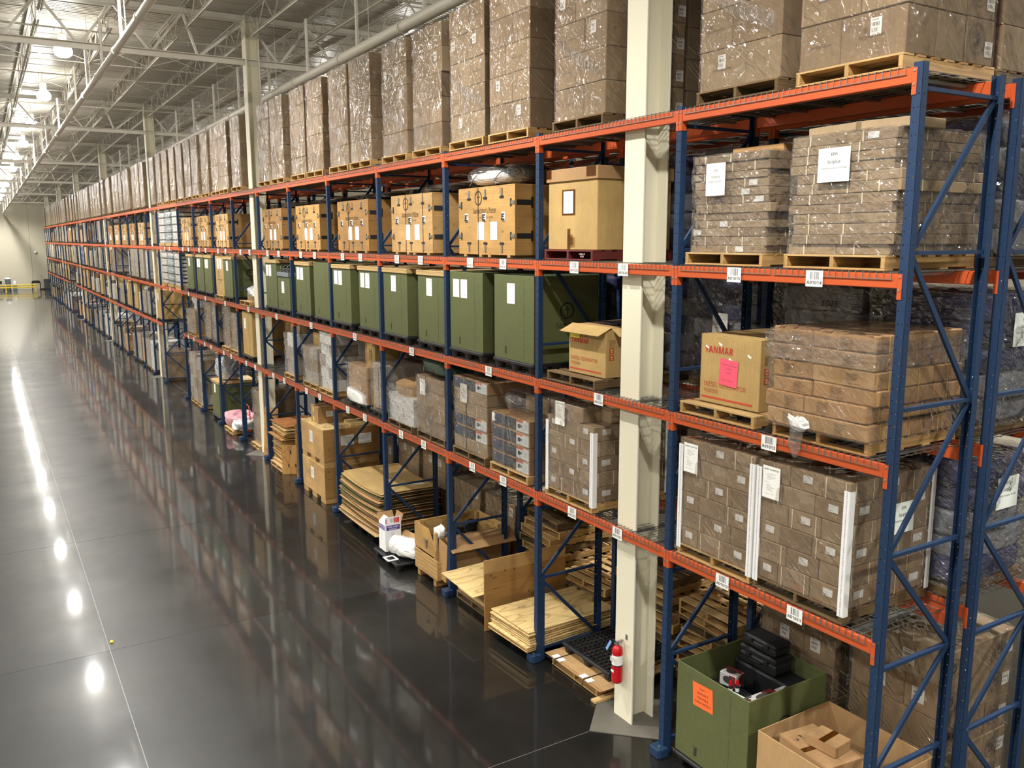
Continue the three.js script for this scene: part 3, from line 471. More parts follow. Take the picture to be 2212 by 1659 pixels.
// --- tall brown carton stack in film (top shelf)
const talls = {};
function tallStack(v, x, y, z, label, far) {
  const key = v + (far ? 'f' : ''); if (talls[key]) return copy(talls[key], x, y, z, label);
  const w = .985, d = 1.14, h = .355, t = talls[key] = thing('wrapped_carton_stack', label, 'carton stack', x, y, z, 0, 'tall film wrapped carton stacks on the top shelf');
  const lay = []; for (let i = 0; i < 5; i++) lay.push({ h, zs: (i + v) % 2 ? [.58, .4] : [.4, .58], xs: [.38, .38, .38], dz: v === 2 && i === 3 ? .03 : 0 });
  const c = cartons(t, w, d, lay, mat.brown, { jit: .008 });
  if (!far) for (const q of c) { if (q.front && R() < .8) ink(q.m, 'printed_logo', 'logoSmall', .26, .1, 'front', -q.d / 2 + .0002 - .004, .02, 0); if (q.side && q.j === 2) { ink(q.m, 'printed_globe', 'globe', .25, .25, 'side', -.04, .02, q.w / 2 + .001); } if (q.side && q.j === 2) paper(q.m, 'shipping_label', 'shipper', .11, .12, 'side', q.d / 2 - .07, -.05, q.w / 2 + .001); if (q.front && R() < .22) paper(q.m, 'shipping_label', 'shipper', .1, .13, 'front', -q.d / 2 - .0035, .06, rr(-.1, .1)); }
  part('stretch_film', shell(w, 5 * h, d, v, .008, .012), mat.film, t);
  if (v === 1 || v === 3) { const s = new THREE.BufferGeometry(), a = []; for (let i = 0; i < 9; i++) { const q = i / 9, p = (i + 1) / 9, f = (k) => [[-.02 - .05 * Math.sin(k * 3.1), .95 - .42 * k, -.42 + .86 * k], [-.02 - .045 * Math.sin(k * 3.1), .95 - .42 * k - .13 * (k < .3 ? k / .3 : 1) - .02, -.42 + .86 * k]]; const [A, B] = f(q), [C, D] = f(p); a.push(...A, ...B, ...C, ...C, ...B, ...D); } s.setAttribute('position', new THREE.Float32BufferAttribute(a, 3)); s.setAttribute('uv', new THREE.Float32BufferAttribute(a.filter((_, i) => i % 3 !== 0), 2)); s.computeVertexNormals(); part('film_tail', s, mat.filmSoft, t, -d / 2, 0, 0); }
  return t;
}
// --- olive green bulk box
const greens = {};
function greenBox(kind, x, y, z, label, h = 1.13, w = .98) {
  const key = kind + h + w; if (greens[key]) return copy(greens[key], x, y, z, label);
  const d = 1.12, t = greens[key] = thing('bulk_box', label, 'bulk box', x, y, z, 0, 'olive green bulk boxes'); const m = mat.green, k = .014;
  part('front_panel', cbox(k, h, w, .003), m, t, -d / 2, h / 2, 0); part('back_panel', cbox(k, h, w, .003), m, t, d / 2, h / 2, 0);
  for (const s of [-1, 1]) part('side_panel', cbox(d, h, k, .003), m, t, 0, h / 2, s * (w / 2 - k / 2)); part('bottom_panel', box(d - .03, .02, w - .03), m, t, 0, .012, 0);
  const st = []; for (let y2 = .05; y2 < h - .04; y2 += .032) st.push(at(new THREE.BoxGeometry(.004, .014, .006), -d / 2 - .008, y2, w * .26)); part('seam_stitching', merge(st), mat.greenDark, t);
  ink(t, 'printed_mark', 'carrier', .1, .14, 'front', -d / 2 - .009, .12, -w * .2);
  ink(t, 'printed_logo', 'logoDark', .78, .48, 'side', .1, h * .5, w / 2 + .001);
  if (kind !== 'open') {
    if (kind.includes('lid')) { const L = part('wooden_lid', cbox(d + .05, .014, w + .05, .003), mat.ply[0], t, 0, h + .012, 0); for (const s of [-1, 1]) { part('rim_board', cbox(.018, .075, w + .05, .002), mat.pine[0], L, s * (d / 2 + .018), -.03, 0); part('rim_board', cbox(d + .02, .075, .018, .002), mat.pine[0], L, 0, -.03, s * (w / 2 + .018)); } }
    else part('top_flap', cbox(d, .012, w, .003), mat.greenDark, t, 0, h - .002, 0);
    const docs = kind.includes('2') ? [[-.3, 'sleeve'], [-.06, 'event']] : kind.includes('1') ? [[-.06, 'event']] : [];
    for (const [dz, c] of docs) paper(t, c === 'sleeve' ? 'document_sleeve' : 'paper_label', c, .2, .27, 'front', -d / 2 - .0095, h - .24, dz);
  }
  return t;
}
// --- plywood transit crate with clips
const crates = {};
function clipCrate(v, x, y, z, label) {
  if (crates[v]) return copy(crates[v], x, y, z, label);
  const w = 1.57, d = 1.1, h = .9, m = mat.board[v % 3], t = crates[v] = thing('clip_crate', label, 'crate', x, y, z, 0, 'plywood clip crates on the third shelf'); const k = .016, y0 = .05;
  part('front_panel', cbox(k, h, w, .002, v), m, t, -d / 2 + k / 2, y0 + h / 2, 0); part('back_panel', cbox(k, h, w, .002, v), m, t, d / 2 - k / 2, y0 + h / 2, 0);
  for (const s of [-1, 1]) part('side_panel', cbox(d - 2 * k - .002, h, k, .002, v), m, t, 0, y0 + h / 2, s * (w / 2 - k / 2 - .002));
  part('lid', cbox(d, k, w, .002, v), m, t, 0, y0 + h + k / 2, 0); part('bottom_panel', cbox(d, k, w, .002), m, t, 0, y0 - k / 2, 0);
  for (const s of [-.6, -.15, .1, .62]) part('runner', cbox(d, .034, .08, .002), mat.pine[1], t, 0, .017, s);
  const pill = (L, o) => memo(`pill${L},${o}`, () => { const s = new THREE.Shape(), r = .016, a = L / 2 - r; s.absarc(a, 0, r, -Math.PI / 2, Math.PI / 2); s.absarc(-a, 0, r, Math.PI / 2, Math.PI * 1.5); const g = new THREE.ExtrudeGeometry(s, { depth: .006, bevelEnabled: false, curveSegments: 5 }); if (o === 'v') g.rotateZ(Math.PI / 2); return g; });
  const F = -d / 2 - .001;
  const clip = (px, py, pz, ry, vert, sx, sy) => { const c = part('clip', pill(.11, vert ? 'v' : 'h'), mat.blackMatte, t, px, py, pz); c.rotation.y = ry; const s = part('strap_plate', vert ? cbox(.09, .045, .006, .001) : cbox(.04, .1, .006, .001), mat.zinc, c, sx, sy, .006); return c; };
  for (const s of [-.47, 0, .45]) { clip(F, y0 + h - .14, s, -Math.PI / 2, false, 0, .07); clip(F, y0 + .14, s, -Math.PI / 2, false, 0, -.07); }
  for (const yy of [.24, .68]) { clip(F, y0 + yy, -w / 2 + .09, -Math.PI / 2, true, -.05, 0); clip(F, y0 + yy, w / 2 - .1, -Math.PI / 2, true, .05, 0);
    const c = part('clip', pill(.15, 'v'), mat.blackMatte, t, -d / 2 + .27, y0 + yy, w / 2 - .002); part('strap_plate', cbox(.24, .07, .006, .001), mat.blackMatte, c, -.12, 0, .004); }
  for (const yy of [.1, .8]) { const c = part('clip', pill(.16, 'h'), mat.blackMatte, t, .2, y0 + yy, w / 2 - .002); part('strap_plate', cbox(.06, .12, .006, .001), mat.blackMatte, c, 0, yy > .5 ? .06 : -.06, .003); }
  for (const s of [-.54, -.03, .49]) { const p = part('latch_plate', cbox(.008, .115, .1, .003), mat.white, t, F - .003, y0 + .5, s); part('latch_handle', merge([at(new THREE.BoxGeometry(.012, .012, .07), 0, .035, .004), at(new THREE.BoxGeometry(.012, .07, .014), 0, 0, -.02), at(new THREE.BoxGeometry(.014, .02, .08), 0, -.036, 0), at(new THREE.BoxGeometry(.012, .01, .05), 0, .004, 0)]), mat.blackMatte, p, -.008, 0, 0); }
  ink(t, 'printed_logo', 'logo', .72, .45, 'front', F - .0015, y0 + .66, -.06);
  paper(t, 'paper_label', 'event', .19, .25, 'front', F - .002, y0 + .31, -.13); paper(t, 'document_sleeve', 'sleeve', .19, .25, 'front', F - .002, y0 + .31, .23);
  part('strap', box(.003, h + .02, .012), mat.strapDark, t, F - .004, y0 + h / 2, -.2); part('strap', box(d, .003, .012), mat.strapDark, t, 0, y0 + h + k + .002, -.2);
  if (v === 1) part('strap', box(.003, h + .02, .012), mat.strapDark, t, F - .004, y0 + h / 2, .45);
  return t;
}
// --- plain boxes
function panelBox(name, label, category, x, y, z, w, h, d, m, group) { // closed carton with four flaps on top
  const t = thing(name, label, category, x, y, z, 0, group);
  part('carton_body', cbox(d, h, w, .006), m, t, 0, h / 2, 0);
  for (const s of [-1, 1]) part('top_flap', cbox(d / 2 - .003, .005, w, .001), m, t, s * d / 4, h + .003, 0);
  part('tape', box(d + .004, .001, .06), mat.tape, t, 0, h + .0065, 0); return t;
}
function openBox(name, label, category, x, y, z, w, h, d, m, k = .01, turn = 0) {
  const t = thing(name, label, category, x, y, z, turn);
  part('front_panel', cbox(k, h, w, .002), m, t, -d / 2 + k / 2, h / 2, 0); part('back_panel', cbox(k, h, w, .002), m, t, d / 2 - k / 2, h / 2, 0);
  for (const s of [-1, 1]) part('side_panel', cbox(d - 2 * k, h, k, .002), m, t, 0, h / 2, s * (w / 2 - k / 2)); part('bottom_panel', box(d - .02, k, w - .02), m, t, 0, k / 2, 0); return t;
}

// ---------- what stands in the aisle rack, near bays ----------
const XF = .6; // middle of a load that stands flush with the beam
const front = (lv, b) => `${levelName[lv]}, ${bayName(b)}`;
// top shelf: tall stacks
for (let b = 0; b < 12; b++) {
  const slots = b === 1 ? [[-1.77, -1]] : TUNNEL(b) ? [[-.66, 1], [-1.9, 0], [-3.3, -1]] : b === 7 ? [[-1.85, -1]] : [[-.66 - (b ? rr(0, .06) : 0), 1], [-1.84 - (b ? rr(-.02, .06) : 0), -1]];
  for (const [dz, s] of slots) {
    const z = ZF[b] + dz, x = XF + rr(-.02, .05) + (b === 0 ? .03 : 0), where = TUNNEL(b) ? `${s > 0 ? 'nearest' : s ? 'farthest' : 'middle'} of three over the open passage` : `top shelf, ${slotOf(s)} of ${bayName(b)}`;
    pallet(b < 2 && s < 0 ? 'old' : 'pine', x, top(4), z, `wooden pallet under the tall carton stack, ${where}`);
    tallStack((b * 2 + (s > 0 ? 0 : 1)) % 4, x, top(4) + PAL, z, `tall brown carton stack in glossy film, ${where}`, b > 3);
  }
}
// third shelf, first bay: flat cartons piled in film, some with white straps
function flatStack(z, w, label, note, ragged, extra) {
  const t = thing('flat_carton_stack', label, 'carton stack', XF + .03, top(3) + PAL, z), d = 1.12, lay = []; let hh = 0;
  for (let i = 0; i < 12; i++) { const h = rr(.066, .088), two = R() < .45; lay.push({ h, zs: two ? [rr(.45, .6), .5] : [1], xs: [.5, .5], dz: rr(-ragged, ragged) }); hh += h; }
  const c = cartons(t, w, d, lay, mat.brown, { jit: .012, tilt: .004, c: .004 });
  for (const q of c) if (q.j === 0) { for (const s of q.w > .7 ? [-.33, .02, .31] : [-.15]) if (R() < .6) part('strap', box(.003, q.h, .012), mat.strap, q.m, -q.d / 2 - .002, 0, q.w * s); if (R() < .16) paper(q.m, 'shipping_label', 'sticker', .1, .05, 'front', -q.d / 2 - .004, 0, rr(-.2, .2)); }
  for (const q of c) if (q.side && R() < .5) { part('strap', box(.012, q.h, .003), mat.strap, q.m, rr(-.2, .2), 0, q.w / 2 + .001); }
  if (extra) extra(t, hh, d);
  part('stretch_film', shell(w + ragged * .4, hh, d, 21 + Math.round(w * 10), .016, .012), mat.filmSoft, t);
  paper(t, 'paper_label', note, note === 'surplus' ? .31 : .25, note === 'surplus' ? .27 : .3, 'front', -d / 2 - .05, note === 'surplus' ? .72 : .68, note === 'surplus' ? -.05 : -.14);
  return t;
}
pallet('pine', XF + .02, top(3), -.68, 'wooden pallet under the flat carton pile with the big white sheet, third shelf');
flatStack(-.66, 1.0, 'pile of flat brown cartons in crinkled film with a large white printed sheet', 'surplus', .04, (t, hh, d) => { for (const q of [-.2, .26]) { const m = part('carton', cbox(.4, .075, .52, .005), mat.brown[2], t, -.3, hh + .04, q + .05); m.rotation.x = rr(-.02, .02); } });
pallet('pine', XF + .02, top(3), -1.92, 'wooden pallet under the flat carton pile with the faded grey sheet');
flatStack(-1.9, .94, 'pile of flat brown cartons in film with a faded sheet, beside the steel column bay', 'surplusPale', .03, (t, hh, d) => { part('carton', cbox(.3, .07, .62, .005), mat.card[0], t, -.2, hh + .036, .12); });
// second shelf: generator cartons
function generatorBox(x, y, z, label, model, w, h, d, open) {
  const t = thing('generator_carton', label, 'carton', x, y, z);
  part('carton_body', cbox(d, h, w, .006), mat.tan, t, 0, h / 2, 0);
  if (!open) for (const s of [-1, 1]) part('top_flap', cbox(d / 2 - .003, .005, w, .001), mat.tan, t, s * d / 4, h + .003, 0);
  else { const f = part('top_flap', cbox(.22, .006, w + .04, .001), mat.tan, t, -d / 2 - .03, h - .015, 0); f.rotation.z = .42; const q = part('top_flap', cbox(d * .8, .006, .2, .001), mat.tan, t, .02, h - .02, w / 2 + .03); q.rotation.x = .5; part('inner_sheet', cbox(d * .9, .008, w * .9, .001), mat.card[1], t, .02, h + .03, 0).rotation.z = .03; part('inner_sheet', cbox(d * .7, .02, w * .5, .002), mat.blackMatte, t, .1, h + .05, .1); }
  const F = -d / 2 - .0015;
  ink(t, 'printed_name', 'yanmar', w * .5, w * .16, 'front', F, h - .14 - (open ? .02 : 0), -w * .18); ink(t, 'printed_name', model, w * .74, w * .19, 'front', F, .155, -w * .06); part('printed_stripe', box(.001, .02, w * .86), M({ color: hex(0xb5452c), roughness: .8 }), t, F, .055, -w * .03);
  ink(t, 'handling_symbols', 'handle', .085, .17, 'side', -d / 2 + .09, h * .5, w / 2 + .001); ink(t, 'small_print', 'smallprint', .2, .14, 'side', .1, .2, w / 2 + .001); ink(t, 'small_print', 'smallprint', .14, .1, 'side', -d / 2 + .12, h * .72, w / 2 + .001);
  return t;
}
pallet('pine', XF + .02, top(2), -1.93, 'wooden pallet carrying the diesel generator carton with the pink note');
{ const g = generatorBox(XF + .06, top(2) + PAL, -1.93, 'tan diesel generator carton with red print and a bright pink note', 'diesel', .79, .68, .95); paper(g, 'pink_note', 'pinkNote', .24, .26, 'front', -.482, .33, .0).rotation.x = .06; for (const [y, z] of [[.6, -.12], [.56, -.3], [.46, .02], [.52, .26]]) paper(g, 'tape_scrap', 'blank', .05, .02, 'front', -.4785, y, z).rotation.x = .5; }
pallet('old', XF + .02, top(2), -4.37, 'wooden pallet carrying the opened generator carton next to the steel column');
{ const g = generatorBox(XF + .04, top(2) + PAL, -4.27, 'tan generator carton with lifted top flaps and a yellow note by the column', 'diesel2', .74, .57, .9, true); paper(g, 'yellow_note', 'yellowNote', .2, .13, 'front', -.4535, .5, -.24); }
// second shelf, first bay: slumped small cartons under loose film
pallet('pine', XF + .03, top(2), -.72, 'wooden pallet under the slumped sand coloured cartons, second shelf');
{ const t = thing('slumped_carton_stack', 'slumped stack of sand coloured cartons with loose film and a hanging film tail', 'carton stack', XF - .02, top(2) + PAL, -.72), d = 1.16, w = 1.06, lay = [];
  for (let i = 0; i < 6; i++) lay.push({ h: .142 * rr(.93, 1.06), zs: i % 2 ? [.42, .62] : [.43, .62], xs: [.36, .4, .4], dz: rr(-.02, .02) });
  const c = cartons(t, w, d, lay, mat.card, { jit: .018, tilt: .02, c: .011 });
  for (const q of c) { if (q.front) ink(q.m, 'small_print', 'smallprint', .16, .1, 'front', -q.d / 2 - .0005, 0, rr(-.1, .12)); if (q.side) { part('strap', box(.01, q.h, .003), M({ color: hex(0xc9a24a), roughness: .5 }), q.m, -.02, 0, q.w / 2 + .001); } }
  part('stretch_film', shell(w + .01, .86, d + .02, 31, .016, .008), mat.film, t, 0, -.01, 0); part('film_band', shell(w + .02, .2, d + .03, 32, .03, .012), mat.filmSoft, t, 0, .6, 0);
  const tail = lump(.13, .3, .05, 33, .8, 1.2); part('film_tail', tail, mat.filmSoft, t, -d / 2 - .06, -.26, -.16); part('film_tail', lump(.2, .12, .05, 34, .8, 1.0), mat.wrapWhite, t, -d / 2 - .05, -.02, -.14);
}
// lowest shelf: cartons behind white corner boards
function cornerStack(z, w, rows, label, corners, topBoxes, sheet2) {
  const t = thing('cornered_carton_stack', label, 'carton stack', XF, top(1) + PAL, z), d = 1.16, h = .187, lay = [];
  for (let i = 0; i < rows; i++) lay.push({ h, zs: i % 2 ? [.36, .36, .28] : [.28, .36, .36], xs: [.3, .3, .3] });
  const c = cartons(t, w, d, lay, mat.brown, { jit: .003 });
  for (const q of c) {
    if (q.front && (q.i + q.li) % 2 === 0) paper(q.m, 'carton_label', 'sticker', .1, .066, 'front', -q.d / 2 - .0035, q.h * .12, .02);
    if (q.front && (q.i + q.li) % 3 === 1) { ink(q.m, 'printed_marks', 'marks', .2, .075, 'front', -q.d / 2 - .0005, 0, 0); for (const s of [-.36, .36]) part('strap', box(.003, q.h * .96, .009), mat.strap, q.m, -q.d / 2 - .002, 0, q.w * s); }
    if (q.side && (q.j + q.li) % 2 === 0) paper(q.m, 'carton_label', 'sticker', .13, .07, 'side', 0, q.h * .1, q.w / 2 + .001); else if (q.side) for (const s of [-.3, .3]) part('strap', box(.009, q.h * .96, .003), mat.strap, q.m, q.d * s, 0, q.w / 2 + .001);
  }
  for (const s of corners) for (const e of [-1]) { const H = rows * h - .02; const b = part('corner_board', merge([at(new THREE.BoxGeometry(.004, H, .062), 0, 0, -s * .031), at(new THREE.BoxGeometry(.062, H, .004), .031, 0, 0)]), mat.white, t, e * (d / 2 + .012), H / 2 - .05, s * (w / 2 + .012)); paper(b, 'printed_board', 'corner', .056, H - .02, 'front', -.0035, 0, -s * .031); }
  if (corners.includes(1)) part('corner_board', merge([at(new THREE.BoxGeometry(.004, rows * h, .062), 0, 0, -.031), at(new THREE.BoxGeometry(.062, rows * h, .004), -.031, 0, 0)]), mat.white, t, d / 2 + .012, rows * h / 2 - .03, w / 2 + .012);
  paper(t, 'document_sheet', 'doc', .2, .3, 'front', -d / 2 - .022, topBoxes ? rows * h + .06 : rows * h - .19, topBoxes ? -w * .18 : -w * .33);
  if (topBoxes) { part('carton', cbox(.4, .18, .62, .007), mat.brown[0], t, -.36, rows * h + .092, -.06); part('carton', cbox(.4, .18, .4, .007), mat.brown[1], t, -.1, rows * h + .092, .26); part('stretch_film', shell(.64, .2, .44, 44, .012, .01), mat.film, t, -.36, rows * h, -.06); }
  if (sheet2) paper(t, 'paper_label', 'surplus', .3, .28, 'side', .12, .72, w / 2 + .03);
  part('stretch_film', shell(w, rows * h, d, 41 + rows, .009, .006), mat.film, t);
  return t;
}
pallet('pine', XF + .01, top(1), -1.89, 'wooden pallet under the white cornered carton stack beside the rack post');
cornerStack(-1.89, 1.0, 6, 'labelled brown cartons in film, white corner boards, farther stack of the first bay', [-1, 1]);
pallet('old', XF + .01, top(1), -.85, 'wooden pallet under the white cornered carton stack at the rack end');
cornerStack(-.845, .99, 6, 'labelled brown cartons in film, white corner boards, at the end of the rack', [-1, 1], false, true);
pallet('pine', XF + .01, top(1), -4.38, 'wooden pallet under the white cornered carton stack next to the steel column');
cornerStack(-4.37, .98, 5, 'labelled brown cartons, white corner boards, two loose cartons on top, by the column', [-1, 1], true);
// floor, first bay: open green box with safety gear, open tan carton
{ plasticPallet(.62, top(0), -1.88, 'black plastic pallet under the open green box');
  const y = top(0) + .14, g = greenBox('open', .63, y, -1.87, 'open olive green bulk box full of safety gear with an orange note', 1.03, 1.02);
  paper(g, 'orange_note', 'orangeNote', .29, .26, 'front', -.569, .78, -.12).rotation.x = -.06;
  // fill: black cases, cartons, extinguisher
  const base = y + .02, Z = -1.87, case_ = (x, yy, z, w, h, d, label) => { const t = thing('black_case', label, 'case', x, yy, z); part('case_body', cbox(d, h * .62, w, .02), mat.black, t, 0, h * .31, 0); part('case_lid', cbox(d + .01, h * .36, w + .01, .02), mat.black, t, 0, h * .81, 0); for (const s of [-.25, .25]) part('latch', cbox(.012, .05, .06, .004), mat.blackMatte, t, -d / 2 - .006, h * .62, w * s); part('carry_handle', rod([[-d / 2 - .005, h * .5, -.08], [-d / 2 - .035, h * .5, -.07], [-d / 2 - .035, h * .5, .07], [-d / 2 - .005, h * .5, .08]], .008, 6), mat.blackMatte, t); return t; };
  case_(1.0, base, Z + .0, .9, .86, .3, 'big black case standing at the back inside the green box'); case_(.42, base, Z - .22, .46, .7, .5, 'black case lying in the middle of the green box'); case_(.48, base, Z + .26, .34, .64, .5, 'black case under the white cartons in the green box');
  { const t = case_(.98, base + .87, Z - .12, .5, .2, .28, 'flat black case on top of the big case with a white sticker'); paper(t, 'sticker', 'blank', .12, .06, 'top', 0, .2, 0); case_(.98, base + 1.08, Z - .12, .46, .13, .26, 'small black case topmost at the back of the green box'); }
  case_(.75, base, Z - .3, .34, .74, .2, 'slim black case beside the battery cartons in the green box');
  const small = (x, yy, z, w, h, d, side, tp, label, turn = 0) => { const t = thing('product_carton', label, 'carton', x, yy, z, turn); part('carton_body', cbox(d, h, w, .003), mat.white, t, 0, h / 2, 0); if (side) { paper(t, 'printed_side', side, w - .006, h - .006, 'front', -d / 2 - .001, h / 2, 0); paper(t, 'printed_side', side, d - .006, h - .006, 'side', 0, h / 2, w / 2 + .001); } if (tp) paper(t, 'printed_top', tp, d - .006, w - .006, 'top', 0, h + .001, 0); return t; };
  small(.5, base + .65, Z + .3, .15, .2, .34, 'alarm', 'alarmTop', 'white printed smoke alarm carton leaning up in the green box'); small(.86, base + .68, Z + .33, .16, .16, .3, 'alarm', 'alarmTop', 'film covered alarm carton behind the smoke alarm carton'); small(.24, base + .64, Z + .1, .26, .2, .16, null, null, 'plain white carton at the front of the green box', .1);
  case_(.84, base, Z + .33, .3, .66, .34, 'black case under the film covered alarm carton'); case_(.24, base, Z + .1, .3, .62, .2, 'black case standing at the front of the green box');
  small(.58, base + .72, Z - .22, .2, .14, .16, 'alarmTop', 'alarmTop', 'small printed battery carton on the black case', .2);
  for (const s of [0, 1]) { const t = thing('spray_can', s ? 'little red capped can, the one farther from the aisle' : 'little red capped can, the one nearer the aisle', 'can', .44 + s * .07, base + .71, Z - .1 + s * .03); part('can_body', cyl(.022, .09, 14), mat.blackMatte, t, 0, .045, 0); part('can_label', cyl(.0225, .04, 14), mat.paper, t, 0, .035, 0); part('cap', cyl(.02, .05, 14, .014), mat.red, t, 0, .115, 0); }
  { const t = thing('small_extinguisher', 'small red fire extinguisher standing in the corner of the green box', 'extinguisher', .2, base + .63, Z + .33); part('cylinder', lathe([[0, 0], [.05, 0], [.055, .01], [.055, .17], [.045, .21], [.02, .235], [.016, .26], [0, .26]], 24), mat.red, t); part('label_band', cyl(.0556, .08, 24), mat.paper, t, 0, .06, 0); part('valve', cyl(.016, .04, 10), mat.zinc, t, 0, .275, 0); part('lever', merge([bar([0, .29, 0], [.06, .31, .02], .012), bar([0, .27, 0], [.06, .275, .02], .01)]), mat.zinc, t); case_(.22, base, Z + .37, .16, .62, .16, 'narrow black case under the small extinguisher'); }
}
{ const y = top(0), t = openBox('open_gaylord', 'open tan bulk carton holding parcels at the end of the rack', 'bulk carton', .52, y, -.62, 1.14, .985, 1.02, mat.card[2], .012);
  paper(t, 'pink_label', 'pinkHalf', .17, .22, 'front', -.512, .62, .04);
  const parcel = (x, yy, z, w, h, d, label, turn, marks) => { const q = panelBox('parcel', label, 'carton', x, yy, z, w, h, d, mat.card[1]); q.rotation.y = turn; if (marks) { ink(q, 'printed_symbols', 'cart', .2, .16, 'topfront', -.1, h + .008, -w * .22); ink(q, 'printed_text', 'cartText', .2, .1, 'topfront', .02, h + .008, w * .2); } return q; };
  parcel(.3, y + .02, -.75, .5, .8, .5, 'tall parcel low in the open tan carton', 0); parcel(.72, y + .02, -.85, .5, .7, .34, 'parcel at the back of the open tan carton', 0); parcel(.32, y + .83, -.72, .62, .14, .42, 'flat parcel on top with black warning triangles', -.12, true); parcel(.2, y + .02, -.3, .36, .87, .3, 'parcel at the near corner of the open tan carton', .08); parcel(.55, y + .02, -.3, .4, .8, .3, 'parcel in the near half of the open tan carton', .1); parcel(.36, y + .98, -.66, .3, .1, .24, 'small parcel lying on the flat parcel', .1);
  single('foam_roll', 'white foam roll poking out of the open tan carton', 'roll', at(new THREE.TorusGeometry(.06, .025, 10, 20), 0, 0, 0, Math.PI / 2.4), mat.white, .3, y + 1.0, -.19);
}
// third shelf, second bay: tan bulk carton with a lid on a red pallet
pallet('red', XF + .05, top(3), -4.49, 'red painted wooden pallet under the tan lidded carton');
{ const t = thing('lidded_carton', 'large plain tan carton with a taped lid on a red pallet', 'bulk carton', XF + .06, top(3) + PAL, -4.49), w = 1.0, h = .93, d = 1.1;
  part('carton_body', cbox(d, h, w, .008), mat.tan, t, 0, h / 2, 0); part('lid', cbox(d + .04, .15, w + .05, .006), mat.card[1], t, 0, h - .05, 0); for (const [yy, z, a] of [[h - .02, -w / 2 + .02, .14], [h - .03, w / 2 - .1, .18], [.12, .0, .1]]) part('tape', box(.002, .12, a), mat.tape, t, -d / 2 - .024, yy, z); part('tape', box(.002, .3, .06), mat.tape, t, -d / 2 - .003, .1, -.06);
  part('document_pouch', box(.002, .3, .27), mat.tape, t, -d / 2 - .004, .56, -.07); paper(t, 'paper_label', 'surplusPale', .2, .26, 'front', -d / 2 - .0065, .56, -.07); }
// third shelf: clip crates
const CR = [[2, -6.57, 0], [3, -9.02, 1], [4, -11.63, 2], [5, -14.26, 0], [6, -16.9, 2], [8, -21.98, 1], [9, -24.5, 0], [10, -27.05, 1]];
for (const [b, z, v] of CR) clipCrate(v, XF + .06, top(3), z, `plywood clip crate, printed front, two white papers, third shelf, ${bayName(b)}`);
{ const t = thing('wrapped_bag', 'dark bag under crumpled clear film on top of a plywood crate', 'bag', .62, top(3) + .975, -6.6); part('bag', lump(1.25, .26, .9, 3, .25, .6), mat.blackMatte, t, .1, 0, 0); part('stretch_film', lump(1.34, .3, 1.02, 5, .3, .6), mat.filmSoft, t, .02, 0, 0); part('film_sheet', lump(.9, .2, .34, 8, .4, .7), mat.wrapWhite, t, -.32, .02, -.05); for (const z of [-.22, .42]) part('strap', rod([[-.62, 0, z], [-.5, .16, z], [0, .3, z], [.5, .28, z]], .006, 5), mat.strapDark, t); }
for (const [b, z] of [[3, -8.9], [4, -11.5], [5, -14.1], [6, -16.8]]) { const t = thing('film_bundle', `dark bundle in clear film lying behind on the crate, ${bayName(b)}`, 'bundle', .75, top(3) + .975, z); part('bundle', lump(1.1, .13, .6, b + 40, .3, .7), mat.blackMatte, t); part('stretch_film', lump(1.16, .16, .66, b + 50, .35, .7), mat.filmSoft, t); }
// second shelf: olive green boxes on black pallets
const GR = [[2, -7.02, '2', 1.13, .99], [2, -5.7, '1', 1.13, 1.0], [3, -9.55, '1lid', 1.1, .98], [3, -8.17, '1lid', 1.1, .94], [4, -12.12, '2lid', 1.1, .98], [4, -10.72, '2lid', 1.1, .96], [5, -14.5, '2lid', 1.1, .96], [5, -13.27, '0', 1.13, .98], [6, -16.92, '2lid', 1.1, .92], [6, -15.92, '1', .74, .92], [8, -21.2, '1lid', 1.1, .96], [9, -24.83, '2lid', 1.1, .98], [9, -23.7, '2lid', 1.1, .98], [10, -26.4, '1lid', 1.1, 1.0]];
for (const [b, z, k, h, w] of GR) { const s = z > (ZF[b] + ZF[b + 1]) / 2 ? 1 : -1; plasticPallet(XF, top(2), z, `black plastic pallet, second shelf, ${slotOf(s)} of ${bayName(b)}`); greenBox(k, XF, top(2) + .14, z, `olive green box ${k.includes('lid') ? 'with a pale wooden lid' : h < 1 ? 'cut low, grey tub on top' : 'without wooden lid'}, second shelf, ${slotOf(s)} of ${bayName(b)}`, h, w); }
{ const t = thing('stacking_tub', 'grey plastic tub with wire bails on the low green box', 'tub', .3, top(2) + .14 + .75, -15.92); part('tub_body', merge([at(cbox(.56, .1, .02, .005), 0, .05, -.42), at(cbox(.56, .1, .02, .005), 0, .05, .42), at(cbox(.02, .1, .86, .005), -.28, .05, 0), at(cbox(.02, .1, .86, .005), .28, .05, 0), at(cbox(.56, .01, .86, .003), 0, .005, 0)]), mat.greyPlastic, t); for (const z of [-.26, 0, .26]) part('bail', rod([[-.24, .1, z], [-.24, .24, z], [-.1, .28, z], [.24, .24, z], [.24, .1, z]], .007, 6), mat.zinc, t); part('contents', cbox(.5, .12, .8, .02), mat.blackMatte, t, .02, .13, 0); }
pallet('pine', XF, top(2), -22.28, 'wooden pallet under the tan printed carton, second shelf, ninth bay');
{ const t = panelBox('printed_carton', 'tall tan carton with dark printed emblem between green boxes', 'carton', XF, top(2) + PAL, -22.28, .98, 1.13, 1.1, mat.tan); ink(t, 'printed_logo', 'logo', .62, .4, 'front', -.5515, .52, 0); for (const z of [-.15, .18]) paper(t, 'paper_label', 'event', .22, .3, 'front', -.5525, .92, z); }
pallet('pine', XF, top(2), -19.4, 'wooden pallet under the low film wrapped bundle, second shelf');
